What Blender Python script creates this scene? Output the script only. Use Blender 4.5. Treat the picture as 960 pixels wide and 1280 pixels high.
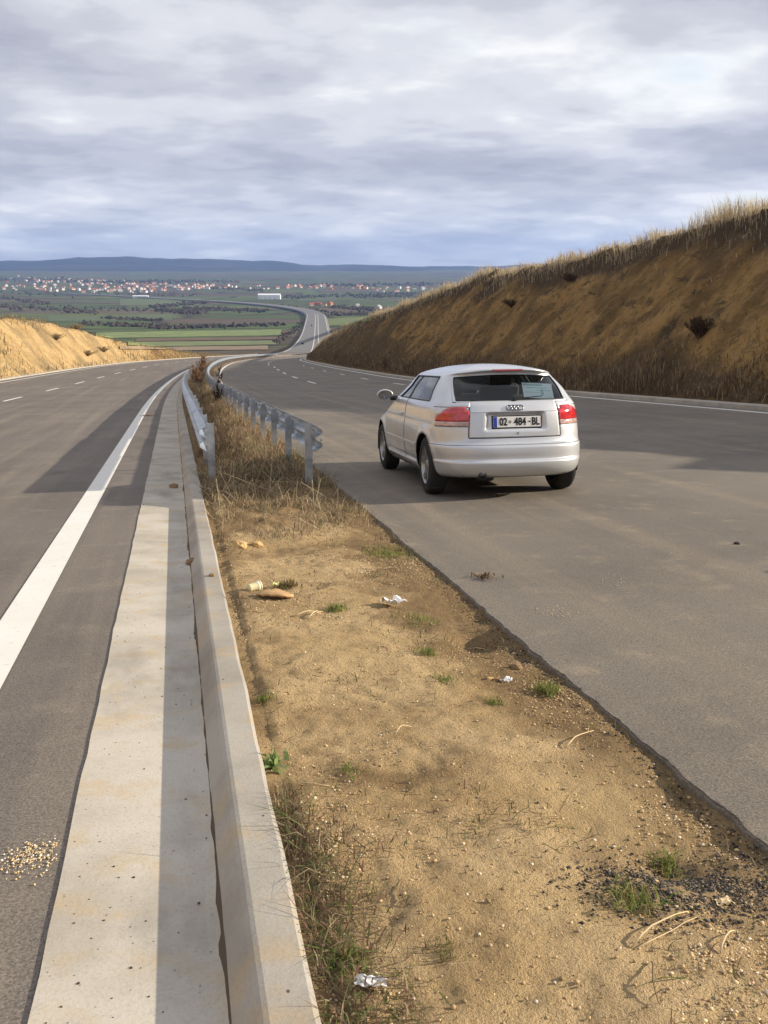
import bpy, bmesh, math, random
import numpy as np
from mathutils import Vector, Matrix
for o in list(bpy.data.objects): bpy.data.objects.remove(o)
rng = np.random.default_rng(7); random.seed(7)
scene = bpy.context.scene; C = scene.collection
R = math.radians

# ------------------------------------------------------------------ camera
CAM_H = 1.5
cam_d = bpy.data.cameras.new('camera'); cam = bpy.data.objects.new('camera', cam_d); C.objects.link(cam)
cam_d.sensor_fit = 'VERTICAL'; cam_d.sensor_height = 32.0; cam_d.lens = 32.0*1220/1280
cam_d.clip_start = 0.05; cam_d.clip_end = 40000
cam.location = (0, 0, CAM_H); cam.rotation_euler = (R(90-13.73), 0, R(-12.12))
scene.camera = cam
scene.render.resolution_x = 768; scene.render.resolution_y = 1024

# ------------------------------------------------------------------ world: sky with broken cloud
SUN_EL = R(19.5); SUN_AZ = R(96)            # azimuth clockwise from +Y (road direction)
w = bpy.data.worlds.new('World'); scene.world = w; w.use_nodes = True
nt = w.node_tree; nt.nodes.clear()
def N(nt, t, **k):
    n = nt.nodes.new(t)
    for a, b in k.items(): setattr(n, a, b)
    return n
def L(nt, a, b): nt.links.new(a, b)
out = N(nt, 'ShaderNodeOutputWorld'); bg = N(nt, 'ShaderNodeBackground'); bg.inputs[1].default_value = 0.1
sky = N(nt, 'ShaderNodeTexSky'); sky.sky_type = 'NISHITA'; sky.sun_disc = False
sky.sun_elevation = SUN_EL; sky.sun_rotation = SUN_AZ; sky.air_density = 1.0; sky.dust_density = 1.0; sky.altitude = 500
tc = N(nt, 'ShaderNodeTexCoord'); sp = N(nt, 'ShaderNodeSeparateXYZ'); L(nt, tc.outputs['Generated'], sp.inputs[0])
def M(nt, op, a, b=None, c=None, clamp=False):
    n = N(nt, 'ShaderNodeMath', operation=op, use_clamp=clamp)
    for i, v in enumerate((a, b, c)):
        if v is None: continue
        if isinstance(v, (int, float)): n.inputs[i].default_value = v
        else: L(nt, v, n.inputs[i])
    return n.outputs[0]
zc = M(nt, 'ADD', M(nt, 'MAXIMUM', sp.outputs[2], 0.0), 0.15)
px = M(nt, 'DIVIDE', sp.outputs[0], zc); py = M(nt, 'DIVIDE', sp.outputs[1], zc)
cb = N(nt, 'ShaderNodeCombineXYZ'); L(nt, px, cb.inputs[0]); L(nt, py, cb.inputs[1])
def wnoise(scale, detail, rough, dist, off, stretch=1.0):
    mp = N(nt, 'ShaderNodeMapping'); mp.inputs['Location'].default_value = off; mp.inputs['Scale'].default_value = (scale*stretch, scale, scale)
    mp.inputs['Rotation'].default_value = (0, 0, R(-14))
    L(nt, cb.outputs[0], mp.inputs[0])
    n = N(nt, 'ShaderNodeTexNoise'); n.inputs['Scale'].default_value = 1; n.inputs['Detail'].default_value = detail
    n.inputs['Roughness'].default_value = rough; n.inputs['Distortion'].default_value = dist
    L(nt, mp.outputs[0], n.inputs['Vector']); return n.outputs['Fac']
def ramp(nt, fac, stops, interp='EASE'):
    r = N(nt, 'ShaderNodeValToRGB'); cr = r.color_ramp; cr.interpolation = interp
    while len(cr.elements) < len(stops): cr.elements.new(0.5)
    for e, (p, c) in zip(cr.elements, stops):
        e.position = p; e.color = (*c, 1) if len(c) == 3 else c
    L(nt, fac, r.inputs[0]); return r.outputs['Color']
n1 = wnoise(0.85, 7, 0.52, 0.1, (5.4, 0.4, 0), 1.0); n2 = wnoise(3.0, 8, 0.56, 0.1, (7.1, 3.3, 0), 0.9)
mixn = M(nt, 'ADD', M(nt, 'MULTIPLY', n1, 0.68), M(nt, 'MULTIPLY', n2, 0.32))
low = N(nt, 'ShaderNodeMapRange', interpolation_type='SMOOTHSTEP'); L(nt, sp.outputs[2], low.inputs[0]); low.inputs[1].default_value = 0.0; low.inputs[2].default_value = 0.30; low.inputs[3].default_value = 0.07; low.inputs[4].default_value = 0.0
mixn = M(nt, 'ADD', mixn, low.outputs[0])
ccol = ramp(nt, mixn, [(0.38, (2.55, 2.58, 2.98)), (0.45, (3.05, 3.10, 3.50)), (0.51, (3.70, 3.74, 4.06)), (0.575, (4.65, 4.66, 4.85)), (0.67, (6.4, 6.3, 6.1))])
gap = ramp(nt, n1, [(0.60, (0, 0, 0)), (0.76, (0.45, 0.45, 0.45))])
mx = N(nt, 'ShaderNodeMix', data_type='RGBA'); L(nt, gap, mx.inputs[0]); L(nt, ccol, mx.inputs[6]); L(nt, sky.outputs[0], mx.inputs[7])
L(nt, mx.outputs[2], bg.inputs[0]); L(nt, bg.outputs[0], out.inputs[0])

# ------------------------------------------------------------------ sun
sd = bpy.data.lights.new('sun', 'SUN'); sd.energy = 4.6; sd.angle = R(0.55); sd.color = (1.0, 0.88, 0.70)
sun = bpy.data.objects.new('sun', sd); C.objects.link(sun)
dirv = Vector((math.sin(SUN_AZ)*math.cos(SUN_EL), math.cos(SUN_AZ)*math.cos(SUN_EL), math.sin(SUN_EL)))
sun.rotation_euler = dirv.to_track_quat('Z', 'Y').to_euler(); sun.location = dirv*60 + Vector((0, 0, 30))
vs = scene.view_settings; vs.view_transform = 'Standard'; vs.look = 'None'; vs.exposure = 0.80; vs.gamma = 1; vs.use_curve_mapping = False
scene.cycles.use_denoising = True
scene.cycles.max_bounces = 8; scene.cycles.volume_bounces = 0; scene.cycles.transparent_max_bounces = 16
scene.cycles.sample_clamp_indirect = 6

# ------------------------------------------------------------------ helpers
def tag(o, label=None, cat=None, group=None, kind=None):
    if label: o['label'] = label
    if cat: o['category'] = cat
    if group: o['group'] = group
    if kind: o['kind'] = kind
    return o
def empty(name, loc=(0, 0, 0), rot=(0, 0, 0), parent=None):
    o = bpy.data.objects.new(name, None); C.objects.link(o); o.location = loc; o.rotation_euler = rot
    o.empty_display_size = 0.2
    if parent: o.parent = parent
    return o
def link(name, me, parent=None):
    o = bpy.data.objects.new(name, me); C.objects.link(o)
    if parent: o.parent = parent
    return o
def mesh(name, V, F, mats, parent=None, smooth=False, mi=None):
    me = bpy.data.meshes.new(name); me.from_pydata([tuple(map(float, v)) for v in V], [], [tuple(map(int, f)) for f in F])
    for m in (mats if isinstance(mats, (list, tuple)) else [mats]): me.materials.append(m)
    if mi is not None: me.polygons.foreach_set('material_index', np.asarray(mi, dtype=np.int32))
    if smooth: me.polygons.foreach_set('use_smooth', np.ones(len(me.polygons), bool))
    me.update(); return link(name, me, parent)
def mesh_np(name, V, F, mats, parent=None, smooth=False, col=None, mi=None):
    """F: (M,3) or (M,4) int array"""
    V = np.asarray(V, np.float32); F = np.asarray(F, np.int32); k = F.shape[1]
    me = bpy.data.meshes.new(name); me.vertices.add(len(V)); me.vertices.foreach_set('co', V.ravel())
    me.loops.add(F.size); me.loops.foreach_set('vertex_index', F.ravel())
    me.polygons.add(len(F)); me.polygons.foreach_set('loop_start', np.arange(0, F.size, k, dtype=np.int32))
    for m in (mats if isinstance(mats, (list, tuple)) else [mats]): me.materials.append(m)
    if mi is not None: me.polygons.foreach_set('material_index', np.asarray(mi, np.int32))
    me.update(calc_edges=True); me.validate()
    me.polygons.foreach_set('use_smooth', np.full(len(me.polygons), smooth, bool))
    if col is not None:
        a = me.color_attributes.new('Col', 'FLOAT_COLOR', 'POINT')
        c = np.ones((len(V), 4), np.float32); c[:, :3] = col; a.data.foreach_set('color', c.ravel())
    return link(name, me, parent)
def grid_faces(nr, nc):
    i = np.arange(nr-1)[:, None]*nc + np.arange(nc-1)[None]
    return np.stack([i, i+1, i+nc+1, i+nc], -1).reshape(-1, 4)
def tube(pts, r, n=8, cap=True):
    pts = [Vector(p) for p in pts]; V = []; F = []
    rr = r if hasattr(r, '__len__') else [r]*len(pts)
    for i, p in enumerate(pts):
        t = (pts[min(i+1, len(pts)-1)] - pts[max(i-1, 0)]).normalized()
        a = t.cross(Vector((0, 0, 1)) if abs(t.z) < .9 else Vector((1, 0, 0))).normalized(); b = t.cross(a)
        for k in range(n):
            g = 2*math.pi*k/n; V.append(p + (a*math.cos(g) + b*math.sin(g))*rr[i])
    for i in range(len(pts)-1):
        for k in range(n):
            F.append((i*n+k, i*n+(k+1) % n, (i+1)*n+(k+1) % n, (i+1)*n+k))
    if cap: F += [tuple(range(n))[::-1], tuple((len(pts)-1)*n+k for k in range(n))]
    return V, F
def join(parts):
    V = []; F = []
    for v, f in parts:
        o = len(V); V += list(v); F += [tuple(i+o for i in q) for q in f]
    return V, F
def box(x0, x1, y0, y1, z0, z1):
    V = [(x, y, z) for z in (z0, z1) for y in (y0, y1) for x in (x0, x1)]
    return V, [(0, 2, 3, 1), (4, 5, 7, 6), (0, 1, 5, 4), (2, 6, 7, 3), (0, 4, 6, 2), (1, 3, 7, 5)]
def lathe(prof, n=32, axis='x'):
    """prof: list of (axial, radius); axis x"""
    V = []; F = []
    for a, r in prof:
        for k in range(n):
            g = 2*math.pi*k/n; V.append((a, r*math.cos(g), r*math.sin(g)))
    for i in range(len(prof)-1):
        for k in range(n): F.append((i*n+k, i*n+(k+1) % n, (i+1)*n+(k+1) % n, (i+1)*n+k))
    return V, F
def bevel(o, w, seg=2):
    m = o.modifiers.new('bevel', 'BEVEL'); m.width = w; m.segments = seg; m.limit_method = 'ANGLE'; return o

# numpy value noise
_perm = np.random.default_rng(3).random((256, 256)).astype(np.float32)
def vnoise(x, y):
    x = np.asarray(x, float); y = np.asarray(y, float)
    xi = np.floor(x).astype(int); yi = np.floor(y).astype(int); fx = x-xi; fy = y-yi
    fx = fx*fx*(3-2*fx); fy = fy*fy*(3-2*fy)
    g = lambda a, b: _perm[a & 255, b & 255]
    return (g(xi, yi)*(1-fx)+g(xi+1, yi)*fx)*(1-fy) + (g(xi, yi+1)*(1-fx)+g(xi+1, yi+1)*fx)*fy
def fbm(x, y, o=4, g=.5):
    s = 0; a = 1; t = 0
    for i in range(o):
        s = s + a*vnoise(x*2**i+17.3*i, y*2**i+9.1*i); t += a; a *= g
    return s/t*2-1          # -1..1
def pchip(x, xs, ys):
    xs = np.asarray(xs, float); ys = np.asarray(ys, float); h = np.diff(xs); d = np.diff(ys)/h
    m = np.zeros_like(ys); m[0] = d[0]; m[-1] = d[-1]
    for i in range(1, len(xs)-1):
        if d[i-1]*d[i] > 0:
            w1 = 2*h[i]+h[i-1]; w2 = h[i]+2*h[i-1]; m[i] = (w1+w2)/(w1/d[i-1]+w2/d[i])
    x = np.clip(x, xs[0], xs[-1]); i = np.clip(np.searchsorted(xs, x, side='right')-1, 0, len(h)-1)
    t = (x-xs[i])/h[i]
    return ((1+2*t)*(1-t)**2*ys[i] + t*(1-t)**2*h[i]*m[i] + t*t*(3-2*t)*ys[i+1] + t*t*(t-1)*h[i]*m[i+1])

# ------------------------------------------------------------------ materials
def mat(name, col, rough=.8, metal=0, spec=.3, **k):
    m = bpy.data.materials.new(name); m.use_nodes = True; b = m.node_tree.nodes['Principled BSDF']
    b.inputs['Base Color'].default_value = (*col, 1); b.inputs['Roughness'].default_value = rough; b.inputs['Metallic'].default_value = metal
    b.inputs['Specular IOR Level'].default_value = spec
    for a, v in k.items(): b.inputs[a.replace('_', ' ')].default_value = v
    return m
def nz(nt, scale, detail=4, rough=.55, vec=None, dist=0, stretch=None):
    n = N(nt, 'ShaderNodeTexNoise'); n.inputs['Scale'].default_value = scale; n.inputs['Detail'].default_value = detail
    n.inputs['Roughness'].default_value = rough; n.inputs['Distortion'].default_value = dist
    if vec is None:
        g = N(nt, 'ShaderNodeNewGeometry'); vec = g.outputs['Position']
    if stretch:
        mp = N(nt, 'ShaderNodeMapping'); mp.inputs['Scale'].default_value = stretch; L(nt, vec, mp.inputs[0]); vec = mp.outputs[0]
    L(nt, vec, n.inputs['Vector']); return n.outputs['Fac']
def mixc(nt, fac, a, b, mode='MIX'):
    n = N(nt, 'ShaderNodeMix', data_type='RGBA', blend_type=mode)
    if isinstance(fac, (int, float)): n.inputs[0].default_value = fac
    else: L(nt, fac, n.inputs[0])
    for i, v in ((6, a), (7, b)):
        if isinstance(v, tuple): n.inputs[i].default_value = (*v, 1)
        else: L(nt, v, n.inputs[i])
    return n.outputs[2]
def sstep(nt, v, a, b):
    n = N(nt, 'ShaderNodeMapRange', interpolation_type='SMOOTHSTEP'); L(nt, v, n.inputs[0])
    n.inputs[1].default_value = a; n.inputs[2].default_value = b; return n.outputs[0]
def bump(nt, h, strength, dist=.01):
    n = N(nt, 'ShaderNodeBump'); n.inputs['Strength'].default_value = strength; n.inputs['Distance'].default_value = dist
    L(nt, h, n.inputs['Height']); L(nt, n.outputs[0], nt.nodes['Principled BSDF'].inputs['Normal'])
def setcol(m, c): L(m.node_tree, c, m.node_tree.nodes['Principled BSDF'].inputs['Base Color'])
def vor(nt, scale, out='Distance', stretch=None, feature='F1', vec=None):
    n = N(nt, 'ShaderNodeTexVoronoi', feature=feature); n.inputs['Scale'].default_value = scale
    if vec is None: vec = N(nt, 'ShaderNodeNewGeometry').outputs['Position']
    if stretch:
        mp = N(nt, 'ShaderNodeMapping'); mp.inputs['Scale'].default_value = stretch; L(nt, vec, mp.inputs[0]); vec = mp.outputs[0]
    L(nt, vec, n.inputs['Vector']); return n.outputs[out]
def asphalt(name, base, dust, dustamt, streak):
    m = mat(name, base, .82, 0, .35); nt = m.node_tree
    big = nz(nt, .35, 5, .6); med = nz(nt, 3.0, 5, .6); fine = nz(nt, 110, 3, .75)
    st = nz(nt, 1.0, 4, .6, stretch=(2.2, .06, .2))
    c = mixc(nt, sstep(nt, big, .35, .72), base, tuple(x*.68 for x in base))
    c = mixc(nt, M(nt, 'MULTIPLY', sstep(nt, st, .45, .75), streak), c, dust)
    c = mixc(nt, M(nt, 'MULTIPLY', sstep(nt, med, .52, .78), dustamt), c, dust)
    sp_ = sstep(nt, vor(nt, 95), .0, .45)
    c = mixc(nt, sp_, tuple(min(1, x*1.45) for x in base), c)
    c = mixc(nt, sstep(nt, fine, .35, .65), mixc(nt, .62, c, (.045, .040, .036)), c)
    oil = sstep(nt, nz(nt, .8, 3, .55, dist=.4, stretch=(1, .6, 1)), .64, .74)
    c = mixc(nt, M(nt, 'MULTIPLY', oil, .5), c, tuple(x*.45 for x in base))
    setcol(m, c); bump(nt, fine, .35, .006); return m
M_aspL = asphalt('left_asphalt', (.200, .172, .148), (.42, .35, .26), .40, .34)
M_aspR = asphalt('right_asphalt', (.225, .195, .158), (.40, .32, .22), .62, .40)
M_aspF = mat('far_asphalt', (.165, .16, .155), .85)
M_paint = mat('road_paint', (.74, .73, .69), .7); nt = M_paint.node_tree
wear = sstep(nt, nz(nt, 22, 5, .65), .60, .72)
setcol(M_paint, mixc(nt, M(nt, 'MULTIPLY', wear, .5), mixc(nt, nz(nt, 3, 4), (.80, .79, .75), (.66, .64, .58)), (.24, .21, .18)))
def concrete(name, a, b):
    m = mat(name, a, .88, 0, .25); nt = m.node_tree
    c = mixc(nt, sstep(nt, nz(nt, 1.6, 6, .62), .35, .68), a, b)
    c = mixc(nt, M(nt, 'MULTIPLY', sstep(nt, nz(nt, 5, 5, .6), .50, .70), .50), c, (.48, .35, .19))
    c = mixc(nt, M(nt, 'MULTIPLY', sstep(nt, nz(nt, 2.2, 4, .6, stretch=(1, .35, 1)), .52, .70), .5), c, (.21, .19, .165))
    f = nz(nt, 90, 3, .7)
    c = mixc(nt, M(nt, 'MULTIPLY', sstep(nt, f, .45, .75), .35), c, (.24, .22, .20))
    pit = sstep(nt, vor(nt, 9, stretch=(1, .7, 1)), .035, .055)
    c = mixc(nt, pit, (.10, .085, .07), c)
    setcol(m, c); bump(nt, f, .3, .004); return m
M_conc = concrete('gutter_concrete', (.52, .48, .41), (.38, .345, .285))
M_kerb = concrete('kerb_concrete', (.43, .40, .345), (.32, .29, .245))
def colmat(name, rough=.9, trans=0.0, noise=0.0, tint=(1, 1, 1)):
    m = mat(name, (.5, .5, .5), rough, 0, .15); nt = m.node_tree
    a = N(nt, 'ShaderNodeVertexColor'); a.layer_name = 'Col'; c = a.outputs['Color']
    setcol(m, c)
    if trans:
        b = nt.nodes['Principled BSDF']; o = nt.nodes['Material Output']
        t = N(nt, 'ShaderNodeBsdfTranslucent'); L(nt, c, t.inputs[0]); x = N(nt, 'ShaderNodeMixShader'); x.inputs[0].default_value = trans
        L(nt, b.outputs[0], x.inputs[1]); L(nt, t.outputs[0], x.inputs[2]); L(nt, x.outputs[0], o.inputs[0])
    return m
M_blade = colmat('grass_blade', .75, .38)
M_pebble = colmat('pebble', .8)
M_leafless = colmat('scrub', .9, .15)

# ------------------------------------------------------------------ road alignment (s along, u to the right)
ds = 1.0; S = np.arange(-80, 3600, ds)
_k = np.interp(S, [-80, 28, 34, 240, 255, 345, 355, 425, 435, 1350, 1450, 1700, 2300, 3000, 3600], [0, 0, 1/1000, 1/1000, 0, 0, -1/1120, -1/1120, 0, 0, -1/3000, -1/1500, -1/2600, -1/3600, 0])
_th = np.cumsum(_k)*ds; _th -= np.interp(0, S, _th)
_cx = np.cumsum(np.sin(_th))*ds; _cy = np.cumsum(np.cos(_th))*ds; _cx -= np.interp(0, S, _cx); _cy -= np.interp(0, S, _cy)
_sl = np.interp(S, [-80, 35, 80, 110, 160, 240, 300, 400, 600, 800, 1065, 1400, 3600], [.085, .085, .0705, .069, .0745, .073, .072, .068, .048, .036, .011, .002, 0.0])
_zr = -np.cumsum(_sl)*ds; _zr -= np.interp(0, S, _zr)
_zr += np.where(_cy > 2600, 58*np.clip((_cy-2600)/3600, 0, 2.0)**1.2, 0)
zr = lambda s: np.interp(s, S, _zr)
def P(s, u, dz=0.0):
    s = np.asarray(s, float); u = np.asarray(u, float); t = np.interp(s, S, _th)
    return np.stack(np.broadcast_arrays(np.interp(s, S, _cx)+u*np.cos(t), np.interp(s, S, _cy)-u*np.sin(t), zr(s)+dz), -1)
def strip(name, ss, us, dz, m, parent=None, smooth=False):
    """us, dz: (nS,nU) or (nU,)"""
    ss = np.asarray(ss, float); us = np.broadcast_to(np.asarray(us, float), (len(ss), np.shape(us)[-1])); dz = np.broadcast_to(np.asarray(dz, float), us.shape)
    V = P(ss[:, None], us, dz).reshape(-1, 3)
    return mesh_np(name, V, grid_faces(len(ss), us.shape[1]), m, parent, smooth)
toeR = lambda s: np.interp(s, [0, 80, 120, 160, 200, 300], [15.3, 15.3, 14.4, 13.0, 12.5, 12.5])
HR = lambda s: pchip(s, [-80, 5, 21, 34, 45, 60, 69, 73, 88, 120, 175, 230, 290, 330, 500, 4000], [3.9, 4.5, 5.2, 6.9, 6.9, 6.9, 7.0, 7.6, 6.7, 5.4, 2.8, .6, -1.0, -1.6, -1.6, -1.6])
HL = lambda s: pchip(s, [-80, 60, 100, 130, 170, 230, 300, 340, 4000], [6.5, 6.3, 5.6, 5.2, 3.2, 1.2, -.6, -1.4, -1.6])
TOE_L = -14.2
ED = lambda s: np.interp(s, [0, 2.3, 7, 12.7, 20, 4000], [1.69, 1.70, 1.77, 1.87, 1.9, 1.9])   # median edge of right asphalt
# ------------------------------------------------------------------ ground sheet
def valley_rise(y): return 58*np.clip((y-2600)/3600, 0, 2.0)**1.2
def ground_h(y, u):
    """absolute height of the natural ground and cut slopes"""
    s = np.interp(y, _cy, S)
    zroad = zr(s); r = np.zeros(np.broadcast(y, u).shape)
    hr = HR(s); tr = toeR(s); runR = np.maximum(np.abs(hr)*1.08, 1.0)
    hl = HL(s); runL = np.maximum(np.abs(hl)*.95, 1.2)
    tR = np.clip((u-tr)/runR, 0, 1); tL = np.clip((TOE_L-u)/runL, 0, 1)
    sm = lambda t: t*.82 + .18*t*t*(3-2*t)
    base = np.where(u > 0, sm(tR)*hr, sm(tL)*hl)
    beyondR = np.maximum(u-tr-runR, 0); beyondL = np.maximum(TOE_L-u-runL, 0); by = beyondR+beyondL
    base = base - np.minimum(.06*by*np.clip(1-by/160, .0, 1), 3.0)
    inside = (u > TOE_L) & (u < tr)
    base = np.where(inside, -.25-1.1*np.clip((y-330)/100, 0, 1), base)
    z = zroad + base
    far = np.clip((np.abs(u)-60)/500, 0, 1); far = far*far*(3-2*far)
    zfar = np.interp(y, [-80, 0, 250, 420, 700, 1000, 1300, 1600, 3e4], [2, 0, -20, -33, -48, -57, -60.5, -62, -62])
    fy = np.clip((y-1100)/250, 0, 1)
    z = z*(1-far) + zfar*far
    z = z*(1-fy) + zfar*fy + valley_rise(y)
    return z
def xroad(y): return np.interp(y, _cy[:int(1600)], _cx[:int(1600)])
yr_ = np.concatenate([np.arange(-40, 0, 2.), np.arange(0, 14, 1.), np.arange(14, 110, .3), np.arange(110, 190, .6), np.arange(190, 360, 2.5), np.arange(360, 800, 12), np.arange(800, 3000, 50), np.arange(3000, 9000, 250), np.geomspace(9000, 26000, 8)])
un = np.concatenate([-np.geomspace(9000, 60, 26), -np.arange(56, 30, -3.), -np.arange(30, 23, -1.), -np.arange(23, 13.8, -.35), [-13.2, -9, -5, -1, -.3, .3, 1, 5, 9, 12.0, 12.5, 13.0, 13.6, 14.2], np.arange(14.7, 25, .24), np.arange(25, 32, .6), np.arange(32, 56, 3.), np.geomspace(60, 9000, 26)])
Y, U = np.meshgrid(yr_, un, indexing='ij'); Z = ground_h(Y, U)
hr = HR(Y); tR = np.clip((U-toeR(Y))/np.maximum(hr*1.08, 1), 0, 1.25); mR = (U > toeR(Y)) & (hr > .3)
rough = np.where(mR, np.minimum(1, (U-toeR(Y))/1.2)*np.clip(hr/2, 0, 1), 0)
gul = fbm((Y+U*1.1)*.30, U*.07, 4, .55)                 # gullies running down and along
Z += rough*(.55*np.clip(gul, -.8, .5)*np.sin(np.clip(tR, 0, 1)*math.pi)**.6 + .36*fbm(Y*.9, U*.9, 4, .6) + .24*fbm(Y*2.6, U*2.6, 3, .65))
mL = (U < TOE_L) & (HL(Y) > .2)
Z += np.where(mL, np.minimum(1, (TOE_L-U)/1.0)*np.clip(HL(Y)/2, 0, 1)*(.55*fbm(Y*.18, U*.35, 4, .55) + .25*fbm(Y*.9, U*.9, 3)), 0)
far_m = (np.abs(U) > 40) & (Y > 100)
Z += np.where(far_m, np.clip((np.abs(U)-40)/60, 0, 1)*(1.2*fbm(Y*.02, U*.012, 3)), 0)
V = np.stack([xroad(Y)+U, Y, Z], -1).reshape(-1, 3)
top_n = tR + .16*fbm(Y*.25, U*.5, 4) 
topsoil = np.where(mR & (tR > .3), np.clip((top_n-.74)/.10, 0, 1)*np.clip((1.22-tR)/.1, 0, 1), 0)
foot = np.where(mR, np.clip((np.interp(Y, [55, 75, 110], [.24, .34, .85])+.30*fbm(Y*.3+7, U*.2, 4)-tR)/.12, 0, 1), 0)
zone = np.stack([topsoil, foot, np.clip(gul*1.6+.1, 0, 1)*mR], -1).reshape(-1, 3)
# colours: a material per zone of the one sheet
M_ground = mat('ground', (.2, .15, .08), .95, 0, .1)
nt = M_ground.node_tree
gpos = N(nt, 'ShaderNodeNewGeometry').outputs['Position']
# fields patchwork
cellc = vor(nt, 1.0, 'Color', (.0042, .0075, 0), vec=gpos); sc_ = N(nt, 'ShaderNodeSeparateColor'); L(nt, cellc, sc_.inputs[0])
fcol = ramp(nt, sc_.outputs[0], [(0, (.095, .135, .042)), (.20, (.12, .145, .05)), (.34, (.12, .095, .068)), (.5, (.085, .12, .042)), (.62, (.14, .11, .075)), (.74, (.085, .075, .05)), (.85, (.08, .11, .04)), (1, (.13, .115, .06))], 'CONSTANT')
fcol = mixc(nt, M(nt, 'MULTIPLY', sstep(nt, nz(nt, .02, 5, .6, stretch=(1, 1, 0)), .4, .7), .55), fcol, (.07, .062, .042))
edge = sstep(nt, vor(nt, 1.0, 'Distance', (.0042, .0075, 0), 'DISTANCE_TO_EDGE', vec=gpos), .015, .05)
fcol = mixc(nt, edge, (.052, .045, .034), fcol)
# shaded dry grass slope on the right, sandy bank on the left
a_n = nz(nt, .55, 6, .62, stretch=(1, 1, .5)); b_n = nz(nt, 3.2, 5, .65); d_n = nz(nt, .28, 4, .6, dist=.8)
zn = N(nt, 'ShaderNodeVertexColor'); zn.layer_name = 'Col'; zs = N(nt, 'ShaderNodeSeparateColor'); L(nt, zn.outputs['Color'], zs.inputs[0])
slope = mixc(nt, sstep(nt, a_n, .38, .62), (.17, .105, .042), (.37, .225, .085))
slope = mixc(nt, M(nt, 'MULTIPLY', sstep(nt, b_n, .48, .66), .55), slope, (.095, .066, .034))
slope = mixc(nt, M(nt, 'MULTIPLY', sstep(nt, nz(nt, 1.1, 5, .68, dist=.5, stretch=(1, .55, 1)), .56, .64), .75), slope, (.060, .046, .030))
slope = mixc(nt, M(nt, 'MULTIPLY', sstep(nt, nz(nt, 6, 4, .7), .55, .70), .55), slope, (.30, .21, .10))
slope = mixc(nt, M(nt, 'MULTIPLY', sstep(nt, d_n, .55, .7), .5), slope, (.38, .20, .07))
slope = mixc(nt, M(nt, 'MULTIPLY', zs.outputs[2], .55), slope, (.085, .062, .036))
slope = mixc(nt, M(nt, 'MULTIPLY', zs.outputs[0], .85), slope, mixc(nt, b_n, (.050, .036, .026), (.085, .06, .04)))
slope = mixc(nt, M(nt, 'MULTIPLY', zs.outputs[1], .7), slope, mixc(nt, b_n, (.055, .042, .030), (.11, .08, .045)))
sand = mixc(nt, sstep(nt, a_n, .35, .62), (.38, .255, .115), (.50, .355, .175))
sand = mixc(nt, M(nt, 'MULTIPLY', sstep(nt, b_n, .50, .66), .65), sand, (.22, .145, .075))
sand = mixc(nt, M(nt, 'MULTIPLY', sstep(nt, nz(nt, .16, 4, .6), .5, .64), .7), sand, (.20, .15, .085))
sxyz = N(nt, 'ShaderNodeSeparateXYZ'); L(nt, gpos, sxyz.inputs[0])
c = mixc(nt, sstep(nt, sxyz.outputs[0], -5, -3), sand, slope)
dry = mixc(nt, a_n, (.30, .215, .115), (.19, .135, .07))
c = mixc(nt, sstep(nt, sxyz.outputs[1], 175, 260), c, dry)
c = mixc(nt, sstep(nt, M(nt, 'ADD', sxyz.outputs[1], M(nt, 'MULTIPLY', a_n, 120)), 440, 540), c, fcol)
setcol(M_ground, c); bump(nt, M(nt, 'ADD', b_n, M(nt, 'MULTIPLY', nz(nt, 9, 4, .7), .4)), .9, .3)
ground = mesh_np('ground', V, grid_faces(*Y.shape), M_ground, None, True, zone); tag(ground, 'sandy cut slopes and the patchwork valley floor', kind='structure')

# ------------------------------------------------------------------ carriageways
sN = np.concatenate([np.arange(-6, 20, .25), np.arange(20, 130, 1.), np.arange(130, 620, 4), np.arange(620, 3300, 20)])
def add_structure(o, label): tag(o, label, kind='structure'); return o
uL = np.linspace(-13.6, -.40, 18)
add_structure(strip('left_road', sN[sN < 420], uL, 0.0, M_aspL), 'empty brown grey left carriageway')
sr = np.concatenate([np.arange(-6, 1, .25), np.arange(1, 13, .03), np.arange(13, 20, .2), sN[(sN >= 20) & (sN < 420)]]); e = ED(sr) + np.where(sr < 20, .014*fbm(sr*1.1, sr*0+3, 3) + .016*fbm(sr*9, sr*0, 4, .7), .02)
frac = np.concatenate([[0, 0, .0012], np.linspace(.006, 1, 12)**1.5])
uR = e[:, None] + (np.interp(sr, [0, 80, 120, 160, 200, 400], [14.6, 14.6, 13.7, 12.4, 11.9, 11.9])[:, None]-e[:, None])*frac[None]
dzR = np.zeros_like(uR); dzR[:, 0] = -.16; dzR[:, 1] = -.010+.008*fbm(sr*30, sr*0+2, 2); dzR[:, 2] = .002*fbm(sr*20, sr*0, 2); uR[:, 0] -= .03+.02*fbm(sr*16, sr*0+9, 3)
add_structure(strip('right_road', sr, uR, dzR, M_aspR), 'wide grey right carriageway with the parked car')
# far motorway on its embankment
sf = sN[(sN >= 400)]
add_structure(strip('far_road', sf, [-15.5, -13.6, -.8, 0.9, 2.4, 13, 15], np.array([-1.6, -.02, -.02, -.02, -.02, -.02, -1.6]), M_aspF), 'motorway running down into the valley')
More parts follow.
